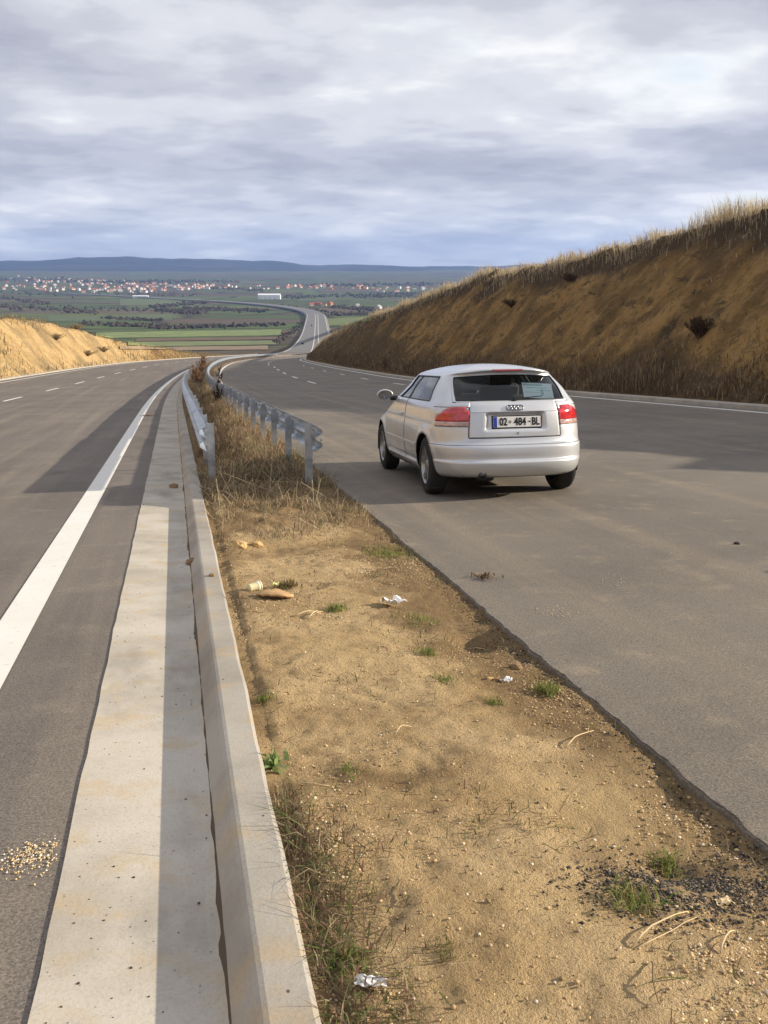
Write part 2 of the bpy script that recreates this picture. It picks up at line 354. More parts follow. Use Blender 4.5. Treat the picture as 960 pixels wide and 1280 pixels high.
# painted lines
def line(name, s0, s1, u, wd, step=.5, parent=None, dz=.006):
    s = np.arange(s0, s1+1e-6, step); s = s if len(s) > 1 else np.array([s0, s1]); uu = np.asarray(u(s) if callable(u) else np.full(len(s), u))
    return add_structure(strip(name, s, np.stack([uu-wd/2, uu+wd/2], 1), dz, M_paint, parent), None)
line('edge_line', -3, 410, -.965, .21)
line('edge_line', 14, 410, -12.6, .2)
kedge = lambda s: np.interp(s, [0, 80, 120, 160, 200, 400], [14.6, 14.6, 13.7, 12.4, 11.9, 11.9])
line('edge_line', 10, 410, lambda s: kedge(s)-.55, .2)
line('edge_line', 60, 410, 2.35, .22)
for k in range(28):
    a = 42 + k*12
    line('lane_mark', a, a+4.5, -6.9, .16, 1.5)
    if k > 0: line('lane_mark', a+3.5, a+8, 7.8 if k < 6 else 7.3, .18, 1.5)
    if k < 7: line('lane_mark', a-2, a+1.5, float(kedge(a))-2.6, .16, 1.5)
for u in (-12.6, -1.0, 2.4, 12.2): line('edge_line', 420, 1500, u, .45, 20, dz=.05)
# ------------------------------------------------------------------ gutter and kerbs
sg = np.concatenate([np.arange(-3, 40, .2), np.arange(40, 300, 2.)])
eg = .004*fbm(sg*2, sg*0+1, 3)+.006*fbm(sg*17, sg*0+5, 2)
ug = np.tile(np.array([-.405, -.400, -.25, -.06, .015, .052]), (len(sg), 1)); ug[:, 0] += eg; ug[:, 1] += eg
add_structure(strip('gutter', sg, ug, [-.03, .006, -.002, -.014, -.016, -.008], M_conc, None), 'pale concrete gutter along the median kerb')
ek = .006*fbm(sg*4, sg*0+8, 3)
uk = np.tile(np.array([.045, .054, .070, .108, .122, .135, .232, .245, .252]), (len(sg), 1)); uk[:, 6:] += ek[:, None]
add_structure(strip('kerb', sg, uk, [-.03, -.006, .014, .062, .072, .075, .075, .069, -.15], M_kerb, None, False), 'raised concrete kerb between gutter and median soil')
sk = np.arange(8, 330, 1.)
add_structure(strip('roadside_kerb', sk, kedge(sk)[:, None]+np.array([[-.02, 0, .02, .42, .45]]), [-.05, .10, .12, .12, -.2], M_kerb), 'low concrete kerb at the foot of the right cut slope')
add_structure(strip('roadside_kerb', sk, np.array([-14.1, -14.08, -13.66, -13.62, -13.6]), [-.2, .10, .10, .08, -.05], M_kerb), 'low concrete kerb at the foot of the left bank')

# ------------------------------------------------------------------ median soil
M_soil = mat('soil', (.4, .26, .12), .95, 0, .1); nt = M_soil.node_tree
s1 = nz(nt, 1.3, 6, .6); s2 = nz(nt, 6, 6, .65); s3 = nz(nt, 70, 3, .7); s4 = nz(nt, .9, 4, .6, dist=.6)
c = mixc(nt, sstep(nt, s1, .36, .62), (.43, .30, .15), (.56, .41, .225))
c = mixc(nt, M(nt, 'MULTIPLY', sstep(nt, s2, .50, .70), .55), c, (.19, .122, .06))
c = mixc(nt, M(nt, 'MULTIPLY', sstep(nt, s4, .53, .66), .55), c, (.17, .112, .058))
c = mixc(nt, M(nt, 'MULTIPLY', sstep(nt, s3, .52, .70), .45), c, (.17, .112, .058))
gl = vor(nt, 60); c = mixc(nt, M(nt, 'MULTIPLY', sstep(nt, gl, .26, .1), sstep(nt, s2, .42, .6)), c, (.50, .385, .24))
zn = N(nt, 'ShaderNodeVertexColor'); zn.layer_name = 'Col'; zs = N(nt, 'ShaderNodeSeparateColor'); L(nt, zn.outputs['Color'], zs.inputs[0])
c = mixc(nt, M(nt, 'MULTIPLY', zs.outputs[0], .72), c, mixc(nt, s2, (.13, .085, .045), (.23, .15, .075)))
c = mixc(nt, M(nt, 'MULTIPLY', zs.outputs[1], .6), c, (.53, .385, .195))
setcol(M_soil, c); bump(nt, M(nt, 'ADD', s3, M(nt, 'MULTIPLY', nz(nt, 190, 3, .7), .6)), 1.0, .02)
def soil_dz(s, u):
    e = ED(s); t = np.clip((u-.25)/(e-.25), 0, 1)
    b =   .050 - .070*np.clip((t-.45)/.55, 0, 1)**1.2 - .02*np.sin(t*3.1)
    n = .050*fbm(s*1.1+3, u*1.3, 4, .5) + .018*fbm(s*5, u*5, 4, .6)
    n = n + .05*np.exp(-((s-9)/1.0)**2)*(fbm(s*5, u*5, 3)*.5+.6)*np.sin(t*math.pi)
    pit = -.10*np.exp(-(((s-4.75)/.16)**2+((u-1.52)/.11)**2)) - .05*np.exp(-(((s-2.35)/.10)**2+((u-1.38)/.1)**2))
    edge_f = np.clip(t/.06, 0, 1)
    return b + n*edge_f*np.where(t > .97, .3, 1) + pit + np.where(t < .05, -.012, 0)
def soil(s0, s1, dS, nU, name):
    ss = np.arange(s0, s1+1e-6, dS); t = np.linspace(0, 1, nU)
    uu = .249 + (ED(ss)[:, None]+.03-.249)*t[None]
    dz = soil_dz(ss[:, None]+0*uu, uu) + .010*fbm(ss[:, None]*24+0*uu, uu*24, 3, .65)
    return ss, uu, dz
ssA, uA, dA = soil(.4, 13.0, .022, 80, 'a'); ssB, uB, dB = soil(13.0+.2, 300, .5, 12, 'b'); 
Va = P(ssA[:, None], uA, dA).reshape(-1, 3); Vb = P(ssB[:, None], uB, dB).reshape(-1, 3)
Vc = P(np.array([13.0, 13.2])[:, None], np.stack([uA[-1][::7][:12], uB[0]]), np.stack([dA[-1][::7][:12]-.004, dB[0]-.004])).reshape(-1, 3)
Fa = grid_faces(*uA.shape); Fb = grid_faces(*uB.shape)+len(Va); Fc = grid_faces(2, 12)+len(Va)+len(Vb)
def soil_zone(ss, uu):
    s = ss[:, None]+0*uu; t = (uu-.25)/(ED(s)-.25); n = fbm(s*1.2+4, uu*1.6, 4, .6)
    brown = np.clip((t-.62+.35*n)/.16, 0, 1)*np.interp(s, [1.5, 2.6, 3.2, 7, 9], [.3, .5, 1, 1, .6]) + np.clip(1-(t+.25*n)/.10, 0, 1)*.8 + np.exp(-((s-3.02-.12*t)/.06)**2)*np.clip(.9-t*1.2, 0, 1) + np.clip((s-7.9+.8*n)/.5, 0, 1)*.75
    pale = np.exp(-(((s-2.75-.25*n)/.32)**2+((uu-1.33-.2*n)/.22)**2)) + .8*np.exp(-(((s-4.4-.3*n)/.5)**2+((uu-.8)/.35)**2)) + .7*np.exp(-(((s-2.15)/.2)**2+((uu-.95-.2*n)/.16)**2))
    return np.stack([np.clip(brown, 0, 1), np.clip(pale, 0, 1), 0*s], -1).reshape(-1, 3)
zc_ = np.vstack([soil_zone(ssA, uA), soil_zone(ssB, uB), np.zeros((len(Vc), 3))])
add_structure(mesh_np('median_soil', np.vstack([Va, Vb, Vc]), np.vstack([Fa, Fb, Fc]), M_soil, None, True, zc_), 'sandy median soil between kerb and asphalt')

# ------------------------------------------------------------------ mountains on the horizon
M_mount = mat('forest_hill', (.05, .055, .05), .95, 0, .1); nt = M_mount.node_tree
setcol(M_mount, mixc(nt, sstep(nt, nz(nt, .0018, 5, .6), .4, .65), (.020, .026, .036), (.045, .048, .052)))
xs = np.linspace(-7500, 7500, 240); rows = []
prof_px = ([-400, 0, 50, 100, 175, 260, 330, 400, 440, 520, 600, 645, 700, 800, 960, 1400], [318, 328, 327, 324, 322, 324, 327, 332, 330.5, 332, 333, 331, 330, 328, 330, 325])
def mount(name, y0, depth, k, label):
    px = 480 + 1220*np.tan(np.arctan2(xs, y0) - R(12.12))
    top = (341.5 - np.interp(px, *prof_px))/1220*np.hypot(xs, y0)*1.0*k
    top = top + 14*fbm(xs*.0022, xs*0, 5, .6) + 9*fbm(xs*.007, xs*0+4, 3)
    base = -40.; V = []; nr = 16
    for j in range(nr):
        t = j/(nr-1); prof = np.sin(min(t*1.35, 1)*math.pi/2) if t < .74 else 1-(t-.74)*1.2
        V.append(np.stack([xs, y0 - depth*(1-t/.74) + 60*fbm(xs*.002+j, xs*0, 3), base + (top+40)*prof*(1+.10*fbm(xs*.003, xs*0+j*.6, 4)*(1-t)*2*t)], -1))
    V = np.array(V); return tag(mesh_np(name, V.reshape(-1, 3), grid_faces(nr, len(xs)), M_mount, None, True), label, kind='structure')
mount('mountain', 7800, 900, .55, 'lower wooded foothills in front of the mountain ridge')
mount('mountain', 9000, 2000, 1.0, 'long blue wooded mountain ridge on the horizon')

# dirt collected in the angle between gutter and kerb
M_dirt = mat('packed_dirt', (.10, .075, .05), .95)
sd_ = np.arange(.5, 60, .05); wd_ = np.clip(.007+.008*fbm(sd_*1.3, sd_*0+2, 3)+.008*fbm(sd_*9, sd_*0+6, 3), .001, .024)
tag(strip('gutter_dirt', sd_, np.stack([.050-wd_*1.4, .052-wd_*.4, .056+wd_*.15], 1), np.stack([-.0145+0*wd_, -.010+.15*wd_, -.004+.35*wd_], 1), M_dirt), 'dark dirt packed along the foot of the kerb', 'dirt', kind='stuff')
# ------------------------------------------------------------------ pixel helpers (photo pixels, 960 x 1280)
_yaw, _pit = R(12.12), R(13.73)
_fw = np.array([math.sin(_yaw)*math.cos(_pit), math.cos(_yaw)*math.cos(_pit), -math.sin(_pit)]); _rt = np.array([math.cos(_yaw), -math.sin(_yaw), 0]); _up = np.cross(_rt, _fw)
def ray(px, py):
    d = _fw + _rt*(px-480)/1220 + _up*(640-py)/1220; return d/np.linalg.norm(d)
def pix(px, py, h=0.0):
    """road-plane (s, u) seen at a photo pixel"""
    d = ray(px, py); t = -(CAM_H-h)/(d[2]+.085*d[1]); return d[1]*t, d[0]*t
def gz(y, u):
    y = np.asarray(y, float); u = np.asarray(u, float)
    i = np.clip(np.searchsorted(yr_, y)-1, 0, len(yr_)-2); j = np.clip(np.searchsorted(un, u)-1, 0, len(un)-2)
    a = (y-yr_[i])/(yr_[i+1]-yr_[i]); b = (u-un[j])/(un[j+1]-un[j])
    return (Z[i, j]*(1-b)+Z[i, j+1]*b)*(1-a) + (Z[i+1, j]*(1-b)+Z[i+1, j+1]*b)*a
def G(y, u): return np.stack([xroad(y)+u, np.asarray(y, float)+0*u, gz(y, u)], -1)
def hit(px, py, tmin=60.):
    """first point of the ground sheet along a photo pixel's ray"""
    d = ray(px, py); t = np.geomspace(tmin, 12000, 2200); q = d[None]*t[:, None] + np.array([0, 0, CAM_H])
    f = q[:, 2] - gz(q[:, 1], q[:, 0]-xroad(q[:, 1])); i = int(np.argmax(f < 0)) if (f < 0).any() else len(t)-1
    a = f[i-1]/(f[i-1]-f[i]) if i and f[i] < 0 else 0
    return tuple(q[i-1]*(1-a)+q[i]*a) if i else tuple(q[0])

# ------------------------------------------------------------------ guard rails
def galv(name):
    m = mat(name, (.46, .50, .55), .42, .75, .5); nt = m.node_tree
    c = mixc(nt, sstep(nt, nz(nt, 9, 5, .6), .35, .7), (.52, .56, .61), (.33, .37, .42))
    c = mixc(nt, M(nt, 'MULTIPLY', sstep(nt, nz(nt, 3, 4, .6, stretch=(1, 1, 4)), .58, .75), .5), c, (.30, .25, .19))
    setcol(m, c); b = nt.nodes['Principled BSDF']; r = sstep(nt, nz(nt, 30, 3), .2, .9); L(nt, M(nt, 'ADD', M(nt, 'MULTIPLY', r, .25), .33), b.inputs['Roughness']); return m
M_galv = galv('galvanised_steel')
WP = [(0, 0), (.012, .012), (.068, .048), (.081, .062), (.081, .094), (.068, .108), (.010, .142), (.004, .155), (.010, .168), (.068, .202), (.081, .216), (.081, .248), (.068, .262), (.012, .298), (0, .31)]
def cpost():
    w_, d_, t_ = .085, .055, .006
    parts = [box(-w_/2, w_/2, -t_, 0, -.35, .76), box(-w_/2, -w_/2+t_, .0005, d_, -.35, .76), box(w_/2-t_, w_/2, .0005, d_, -.35, .76),
             box(-w_/2+t_+.0005, -w_/2+.022, d_-t_, d_-.001, -.35, .759), box(w_/2-.022, w_/2-t_-.0005, d_-t_, d_-.001, -.35, .759)]
    V, F = join(parts); me = bpy.data.meshes.new('post'); me.from_pydata(V, [], F); me.materials.append(M_galv); return me
post_me = cpost()
def bolt_mesh():
    V, F = lathe([(0, 0.0001), (0, .018), (.012, .016), (.016, .0001)], 8); me = bpy.data.meshes.new('bolt'); me.from_pydata(V, [], F); me.materials.append(M_galv); return me
bolt_me = bolt_mesh()
def guardrail(s0, s1, up, side, label, flip):
    root = empty('guardrail', P(s0, up)); loc = Vector(P(s0, up)); tag(root, label, 'guardrail', 'guardrails on the median')
    inv = Matrix.Translation(-loc); n = 0
    s = s0
    while s < s1:                                                  # posts every two metres
        o = link('post', post_me, root); o.matrix_parent_inverse = inv
        t = float(np.interp(s, S, _th)); o.location = P(s, up + random.uniform(-.008, .008)); o.rotation_euler = (random.uniform(-.015, .015)-.0, random.uniform(-.02, .02), -t + (math.pi if flip else 0)+random.uniform(-.05, .05))
        if s < 40:
            for zz in (.56,):
                b = link('bolt', bolt_me, root); b.matrix_parent_inverse = inv; b.location = P(s, up+side*.145, zz); b.rotation_euler = (0, 0, math.pi if side < 0 else 0)
        s += 2.0
    a = s0 - .18; k = 0
    while a < s1:                                                  # overlapping four metre beams
        ss = np.linspace(a, a+4.3, 6 if a < 60 else 4); off = .0035*(k % 2)
        us = np.array([up+side*(.058+p[0]+off) for p in WP]); dz = np.array([.435+p[1]+off*.5 for p in WP])
        wob = .006*math.sin(k*2.1)
        o = strip('rail_beam', ss, us, dz+wob, M_galv, None, False); o.parent = root; o.matrix_parent_inverse = inv
        so = o.modifiers.new('thick', 'SOLIDIFY'); so.thickness = .004; so.offset = 0
        sp_ = a + .18
        for q in (0, 2):
            if sp_+q < 60:
                V, F = box(-.02, .02, -.05, .05, -.09, .09)
                c = mesh('spacer_block', [(x, y, z) for x, y, z in V], F, M_galv, root); c.matrix_parent_inverse = inv; c.location = P(sp_+q+.03, up+side*.055, .59)
        a += 4.0; k += 1
    return root
guardrail(11.75, 250, .40, -1, 'galvanised guardrail beside the concrete gutter on the left of the weeds', False)
guardrail(11.2, 250, 1.50, 1, 'galvanised guardrail beside the right carriageway, left of the parked car', False)

# ------------------------------------------------------------------ grass blades
def blades(B, h, wd, col, lean=.5, droop=.3, wind=(0, 0)):
    n = len(B); az = rng.random(n)*2*math.pi; wx = np.cos(az)*wd/2; wy = np.sin(az)*wd/2
    la = rng.random(n)*2*math.pi; lm = np.abs(rng.normal(0, lean, n))*h
    lx = np.cos(la)*lm + wind[0]*h; ly = np.sin(la)*lm + wind[1]*h
    V = np.zeros((n, 5, 3)); V[:, 0] = B; V[:, 1] = B
    V[:, 0, 0] -= wx; V[:, 0, 1] -= wy; V[:, 1, 0] += wx; V[:, 1, 1] += wy
    mid = B.copy(); mid[:, 0] += lx*.38; mid[:, 1] += ly*.38; mid[:, 2] += h*.6
    V[:, 2] = mid; V[:, 3] = mid; V[:, 2, 0] -= wx*.8; V[:, 2, 1] -= wy*.8; V[:, 3, 0] += wx*.8; V[:, 3, 1] += wy*.8
    tip = B.copy(); tip[:, 0] += lx; tip[:, 1] += ly; tip[:, 2] += h*(1-droop*rng.random(n)); V[:, 4] = tip
    i = np.arange(n)[:, None]*5
    T = np.concatenate([i+[[0, 1, 3]], i+[[0, 3, 2]], i+[[2, 3, 4]]], 0)
    return V.reshape(-1, 3), T, np.repeat(col, 5, 0)
def pick(n, cols, wts, jit=.25):
    c = np.array(cols)[rng.choice(len(cols), n, p=np.array(wts)/sum(wts))]; return c*(1+jit*(rng.random((n, 1))-.5)*2)*(1+.08*(rng.random((n, 3))-.5))
def grass(name, B, h, wd, col, label, **k):
    V, T, c = blades(B, h, wd, col, **k); return tag(mesh_np(name, V, T, M_blade, None, False, c), label, 'grass', kind='stuff')
STRAW, BROWN, RUST, OLIVE, PALE = (.41, .32, .195), (.185, .135, .09), (.21, .125, .09), (.16, .165, .075), (.62, .52, .35)
# weeds between the rails: tufted
def tufts(n, spread, f):
    c = f(n); return c
nT = 1500; sT = 11.6 + (rng.random(nT)**1.5)*75; uT = .42 + rng.random(nT)*1.25
k = rng.integers(0, nT, 40000); s_ = sT[k]+rng.normal(0, .10, len(k))*(1+sT[k]/40); u_ = np.clip(uT[k]+rng.normal(0, .07, len(k)), .30, 1.84)
tallT = .30 + .34*rng.random(nT)*np.interp(sT, [11, 14, 30], [.6, 1, 1.25]); tallT *= np.where(uT < .6, .65, 1)*np.interp(sT, [11, 16, 26, 60], [.75, .9, 1.0, 1.3])
colT = pick(nT, [STRAW, BROWN, RUST, OLIVE], [4, 4, 2, 1.6], .2)
hh = tallT[k]*.85*(.25+.75*rng.random(len(k))); B = P(s_, u_, soil_dz(s_, u_)-.01)
grass('dry_grass', B, hh, .0045*(1+s_/14), colT[k]*(1+.4*(rng.random((len(k), 1))-.5)), 'dense dry brown weeds growing between the two guardrails', lean=.8, droop=.7)
# matted straw at the open end of the rails
n = 34000; s_ = 6.9 + 5.9*rng.random(n)**.8; u_ = .27 + rng.random(n)*1.55
keep = rng.random(n) < np.clip((s_-6.9)/2.6, .0, 1)**1.3*np.clip(.55+2.0*fbm(s_*1.9, u_*2.3, 3), .02, 1)*np.interp(u_, [.27, .4, 1.3, 1.8], [.8, 1, .9, .55]); s_ = s_[keep]; u_ = u_[keep]; n = len(s_)
grass('straw_mat', P(s_, u_, soil_dz(s_, u_)-.005), (.04+.22*rng.random(n)**2.4)*np.interp(s_, [7, 9.5, 12], [.4, .65, 1]), .004+.004*rng.random(n), pick(n, [STRAW, BROWN, RUST, OLIVE, PALE], [5, 4, 2, 2, 1]), 'matted straw and dead weeds spilling out of the rail ends', lean=1.3, droop=.8)
# thin creeping weeds on the open soil, along the kerb and along the asphalt
n = 26000; s_ = 1.2+8.5*rng.random(n); t_ = rng.random(n); u_ = .26+(ED(s_)-.28)*t_
dens = np.clip(fbm(s_*1.1+5, u_*1.3, 4, .6)*1.9-.12, 0, 1)*.75 + .55*np.exp(-((u_-.30)/.07)**2)*np.clip(.4+fbm(s_*1.3, u_*0+2, 3)*1.6, 0, 1) + .25*np.exp(-((u_-ED(s_))/.12)**2)
dens = dens + .9*np.exp(-(((s_-6.15)/.22)**2))*np.clip(.3+fbm(s_*4, u_*4, 3)*2, 0, 1) + .9*np.exp(-(((s_-2.35)/.30)**2+((u_-.36)/.14)**2))
keep = rng.random(n) < dens; s_ = s_[keep]; u_ = u_[keep]; n = len(s_)
grass('creeping_weed', P(s_, u_, soil_dz(s_, u_)-.003), .012+.05*rng.random(n)**2, .003+.0025*rng.random(n), pick(n, [BROWN, RUST, OLIVE, STRAW, (.12, .14, .045)], [4, 2, 3, 2, 2]), 'low brown and green weeds creeping over the sandy soil', lean=1.6, droop=.8)
n = 1300; s_ = 1.75+1.25*rng.random(n)**1.2; u_ = .262+np.abs(rng.normal(0, .075, n))*np.interp(s_, [1.75, 2.6, 3.3], [1.5, .9, .4])
grass('kerb_weed', P(s_, u_, soil_dz(s_, u_)-.004), .02+.07*rng.random(n)**1.7, .0025+.003*rng.random(n), pick(n, [BROWN, RUST, OLIVE, STRAW, (.13, .17, .05), (.16, .22, .06)], [4, 3, 3, 3, 2, 1]), 'tangled brown and green weeds against the kerb at the bottom', lean=1.2, droop=.7)
n = 260; s_ = 7.6+5.6*rng.random(n)**.7; u_ = .30+1.45*rng.random(n)
grass('loose_straw', P(s_, u_, soil_dz(s_, u_)+.03), .10+.42*rng.random(n)**2, .004+.003*rng.random(n), pick(n, [PALE, STRAW], [3, 2]), 'long pale bent straw stalks lying over the matted weeds', lean=1.7, droop=.85)
# far end of the median: taller brown growth
n = 9000; s_ = 85+150*rng.random(n); u_ = .5+rng.random(n)*1.0
grass('tall_weed', P(s_, u_, .02), .35+.6*rng.random(n), .012+.012*rng.random(n), pick(n, [STRAW, BROWN, RUST], [3, 4, 3]), 'tall brown weeds on the far median', lean=.25)
# right cut slope
crest = lambda s: toeR(s)+HR(s)*1.08
def sl(n, a, b): return a + (b-a)*rng.random(n)
n = 60000; y_ = 14 + 206*rng.random(n)**1.25; u_ = crest(y_) + rng.normal(.55, .8, n)+.3
hh = (.30+.62*rng.random(n)**1.6)*(.55+.75*np.clip(.5+fbm(y_*.35, y_*0, 3), 0, 1))*np.interp(y_, [30, 66, 74, 90, 200], [1.15, .9, 1.0, 1.15, .9])
grass('crest_grass', G(y_, u_)-[0, 0, .03], hh, .012+.016*rng.random(n)*(y_/60), pick(n, [PALE, STRAW, BROWN], [5, 3, 1.5], .2), 'tall pale dry grass fringing the crest of the right cut slope', lean=.28, droop=.25, wind=(-.12, -.05))
n = 60000; y_ = 14 + 190*rng.random(n)**1.3; u_ = toeR(y_) + (crest(y_)-toeR(y_))*rng.random(n)
keep = rng.random(n) < np.clip(.02+1.5*fbm((y_+u_)*.35, u_*.25, 4), .02, 1)+.8*np.clip(((u_-toeR(y_))/(crest(y_)-toeR(y_))-.80)*5, 0, 1); y_ = y_[keep]; u_ = u_[keep]; n = len(y_)
grass('slope_grass', G(y_, u_)-[0, 0, .02], .12+.34*rng.random(n)**2, .016+.020*rng.random(n), pick(n, [STRAW, BROWN, (.09, .065, .04), RUST, OLIVE, PALE], [3, 4, 6, 1.5, 1, 1.2]), 'thin dead grass over the shaded right cut slope', lean=.7, droop=.6)
n = 45000; y_ = 14 + 200*rng.random(n)**1.3; q = np.abs(rng.normal(0, 1, n)); u_ = toeR(y_) + .15 + q*np.interp(y_, [0, 80, 200], [.9, .9, .6])
hh = (.22+.65*rng.random(n)**1.5)*np.clip(.75+.9*fbm(y_*.5, u_*.5, 3), .2, 1.4)*np.exp(-q*.35)
grass('foot_weed', G(y_, u_)-[0, 0, .02], hh, .013+.013*rng.random(n), pick(n, [BROWN, (.12, .078, .045), RUST, STRAW], [4, 4, 2, 2]), 'dark dead weeds along the foot of the right cut slope', lean=.35, droop=.4)
# left bank
n = 16000; y_ = 70 + 210*rng.random(n); tl = rng.random(n); u_ = TOE_L - .1 - tl*(HL(y_)*.95+2.5)
keep = rng.random(n) < np.clip(.06+1.5*fbm(y_*.10+4, u_*.3, 4), .0, 1)+.7*np.clip((tl-.55)*5, 0, 1)+np.clip((y_-150)/70, 0, .8)+.5*np.exp(-((tl)/.10)**2); y_ = y_[keep]; u_ = u_[keep]; n = len(y_)
grass('bank_scrub', G(y_, u_)-[0, 0, .05], .25+.75*rng.random(n)**2, .03+.05*rng.random(n), pick(n, [STRAW, BROWN, (.20, .17, .085), (.27, .21, .12), OLIVE], [2, 3, 2, 3, 2]), 'dry scrub on the sunlit left bank', lean=.4, droop=.4)

# ------------------------------------------------------------------ pebbles, crumbs
OCT = np.array([[1, 0, 0], [-1, 0, 0], [0, 1, 0], [0, -1, 0], [0, 0, 1], [0, 0, -1]], float); OF = np.array([[0, 2, 4], [2, 1, 4], [1, 3, 4], [3, 0, 4], [2, 0, 5], [1, 2, 5], [3, 1, 5], [0, 3, 5]])
def ico():
    bm = bmesh.new(); bmesh.ops.create_icosphere(bm, subdivisions=1, radius=1); v = np.array([q.co[:] for q in bm.verts]); f = np.array([[w_.index for w_ in q.verts] for q in bm.faces]); bm.free(); return v, f
ICO = ico()
def bits(name, B, r, col, label, cat, flat=.6, near=2.9):
    """loose stones in one mesh: rounder shapes close to the camera, simpler ones farther off"""
    Vs = []; Ts = []; Cs = []; off = 0
    for sel, (sv, sf) in ((B[:, 1] < near, ICO), (B[:, 1] >= near, (OCT, OF))):
        b_, r_, c_ = B[sel], r[sel], col[sel]; n = len(b_); m_ = len(sv)
        o = sv[None]*r_[:, None, None]*(.72+.5*rng.random((n, m_, 1))); az = rng.random(n)*6.28; ca, sa = np.cos(az), np.sin(az); el = .7+.5*rng.random((n, 1))
        x = o[..., 0]*ca[:, None]-o[..., 1]*el*sa[:, None]; y = o[..., 0]*sa[:, None]+o[..., 1]*el*ca[:, None]
        V = np.stack([x, y, o[..., 2]*flat], -1) + b_[:, None]; Vs.append(V.reshape(-1, 3)); Ts.append((sf[None]+np.arange(n)[:, None, None]*m_).reshape(-1, 3)+off); Cs.append(np.repeat(c_, m_, 0)); off += n*m_
    return tag(mesh_np(name, np.vstack(Vs), np.vstack(Ts), M_pebble, None, True, np.vstack(Cs)), label, cat, kind='stuff')
n = 110000; s_ = 1.5+8*rng.random(n)**1.25; u_ = .27+(ED(s_)-.30)*rng.random(n)
keep = rng.random(n) < np.clip(.25+1.3*fbm(s_*.9+9, u_*1.2, 4), .05, 1); s_ = s_[keep]; u_ = u_[keep]; n = len(s_)
bits('gravel', P(s_, u_, soil_dz(s_, u_)+.001), .0026+.0055*rng.random(n)**4, pick(n, [(.56, .42, .25), (.48, .34, .18), (.66, .57, .44), (.32, .22, .115), (.24, .19, .145)], [5, 5, 1.5, 5, 1.6]), 'fine tan and white gravel on the median soil', 'gravel')
n = 3200; s_ = 1.6+11*rng.random(n)**1.4; u_ = ED(s_)-.02-np.abs(rng.normal(0, .045, n))
a1, b1 = pix(860, 1105); n2 = 4200; s2_ = a1+rng.normal(0, .095, n2); u2_ = b1+rng.normal(0, .15, n2); s_ = np.r_[s_, s2_]; u_ = np.r_[u_, u2_]; k_ = u_ < ED(s_)-.01; s_ = s_[k_]; u_ = u_[k_]; n = len(s_)
bits('asphalt_crumbs', P(s_, u_, soil_dz(s_, u_)+.003), .0018+.0065*rng.random(n)**2.2, pick(n, [(.05, .045, .04), (.10, .088, .075), (.19, .15, .11), (.30, .22, .13)], [5, 4, 2, 1]), 'black asphalt crumbs along the broken edge of the right carriageway', 'gravel', near=0)
n = 420; s_ = 1.7+14*rng.random(n)**1.7; u_ = -.38+.42*rng.random(n)**1.4
bits('gutter_grit', P(s_, u_, np.interp(u_, [-.4, -.25, -.06, .05], [.007, -.001, -.013, -.009])), .0015+.004*rng.random(n)**3, pick(n, [(.07, .055, .04), (.16, .11, .06), (.4, .33, .22)], [4, 3, 1]), 'dark grit lying in the concrete gutter', 'grit')
pts = []
for (px_, py_, sg_, num) in ((690, 764, .07, 160), (765, 727, .10, 60), (40, 1072, .05, 420), (62, 1235, .02, 120), (20, 560, .3, 40)):
    a, b = pix(px_, py_); pts.append(np.stack([a+rng.normal(0, sg_*1.2, num), b+rng.normal(0, sg_, num)], 1))
pts = np.vstack(pts); pts = pts[(pts[:, 1] < -.42) | (pts[:, 1] > 2)]
bits('spilled_grit', P(pts[:, 0], pts[:, 1], .003), .0015+.0042*rng.random(len(pts))**2.5, pick(len(pts), [(.62, .50, .33), (.52, .38, .2), (.76, .70, .60)], [3, 3, 1.5]), 'pale grit spilled on the asphalt', 'grit')

# ------------------------------------------------------------------ green tufts, twigs, litter
def on_soil(px, py):
    s, u = pix(px, py, .03); return s, u
def tuft(name, px, py, n, h, spread, cols, label, cat='grass tuft', lean=.7, wd=.004):
    s, u = on_soil(px, py); c = P(s, u, soil_dz(s, u)); B = np.zeros((n, 3)); B[:, :2] = rng.normal(0, spread, (n, 2)); B[:, 1] *= 1.3
    B[:, 2] = soil_dz(s+B[:, 1], u+B[:, 0]) - soil_dz(s, u) - B[:, 1]*.085-.004
    V, T, cc = blades(B, h*(.4+.6*rng.random(n)), wd*(.7+.6*rng.random(n)), pick(n, cols, [1]*len(cols)), lean=lean, droop=.4)
    o = mesh_np(name, V, T, M_blade, None, False, cc); o.location = c; return tag(o, label, cat, 'green tufts on the median soil')
GR = [(.13, .20, .04), (.18, .24, .06), (.22, .23, .09), (.30, .25, .10)]
tuft('grass_tuft', 485, 686, 520, .055, .10, GR, 'bright green grass patch at the asphalt edge, nearest the guardrails')
tuft('grass_tuft', 535, 817, 120, .05, .022, GR, 'small green tuft alone in the middle of the sandy soil')
tuft('grass_tuft', 555, 848, 90, .035, .022, GR, 'flat thin green tuft just below the small lone tuft')
tuft('grass_tuft', 684, 858, 190, .07, .026, GR, 'green tuft beside the white litter at the asphalt edge')
tuft('grass_tuft', 618, 875, 90, .035, .018, GR, 'short green tuft below the white and brown litter')
tuft('grass_tuft', 795, 1118, 150, .065, .030, GR, 'green tuft in front of the black asphalt crumbs', lean=.9)
tuft('grass_tuft', 835, 1052, 90, .06, .022, GR, 'green tuft behind the black asphalt crumbs')
tuft('grass_tuft', 430, 1205, 140, .05, .02, GR, 'green sprouts among dead weeds by the kerb at the bottom')
tuft('grass_tuft', 525, 770, 130, .05, .05, GR, 'dark green tuft beside the crumpled white paper')
tuft('grass_tuft', 420, 762, 220, .05, .028, GR, 'green patch right of the flat brown cardboard')
tuft('grass_tuft', 360, 735, 300, .06, .036, [(.13, .1, .05), (.2, .14, .07), (.16, .15, .06)], 'brown weedy tuft behind the cream tub')
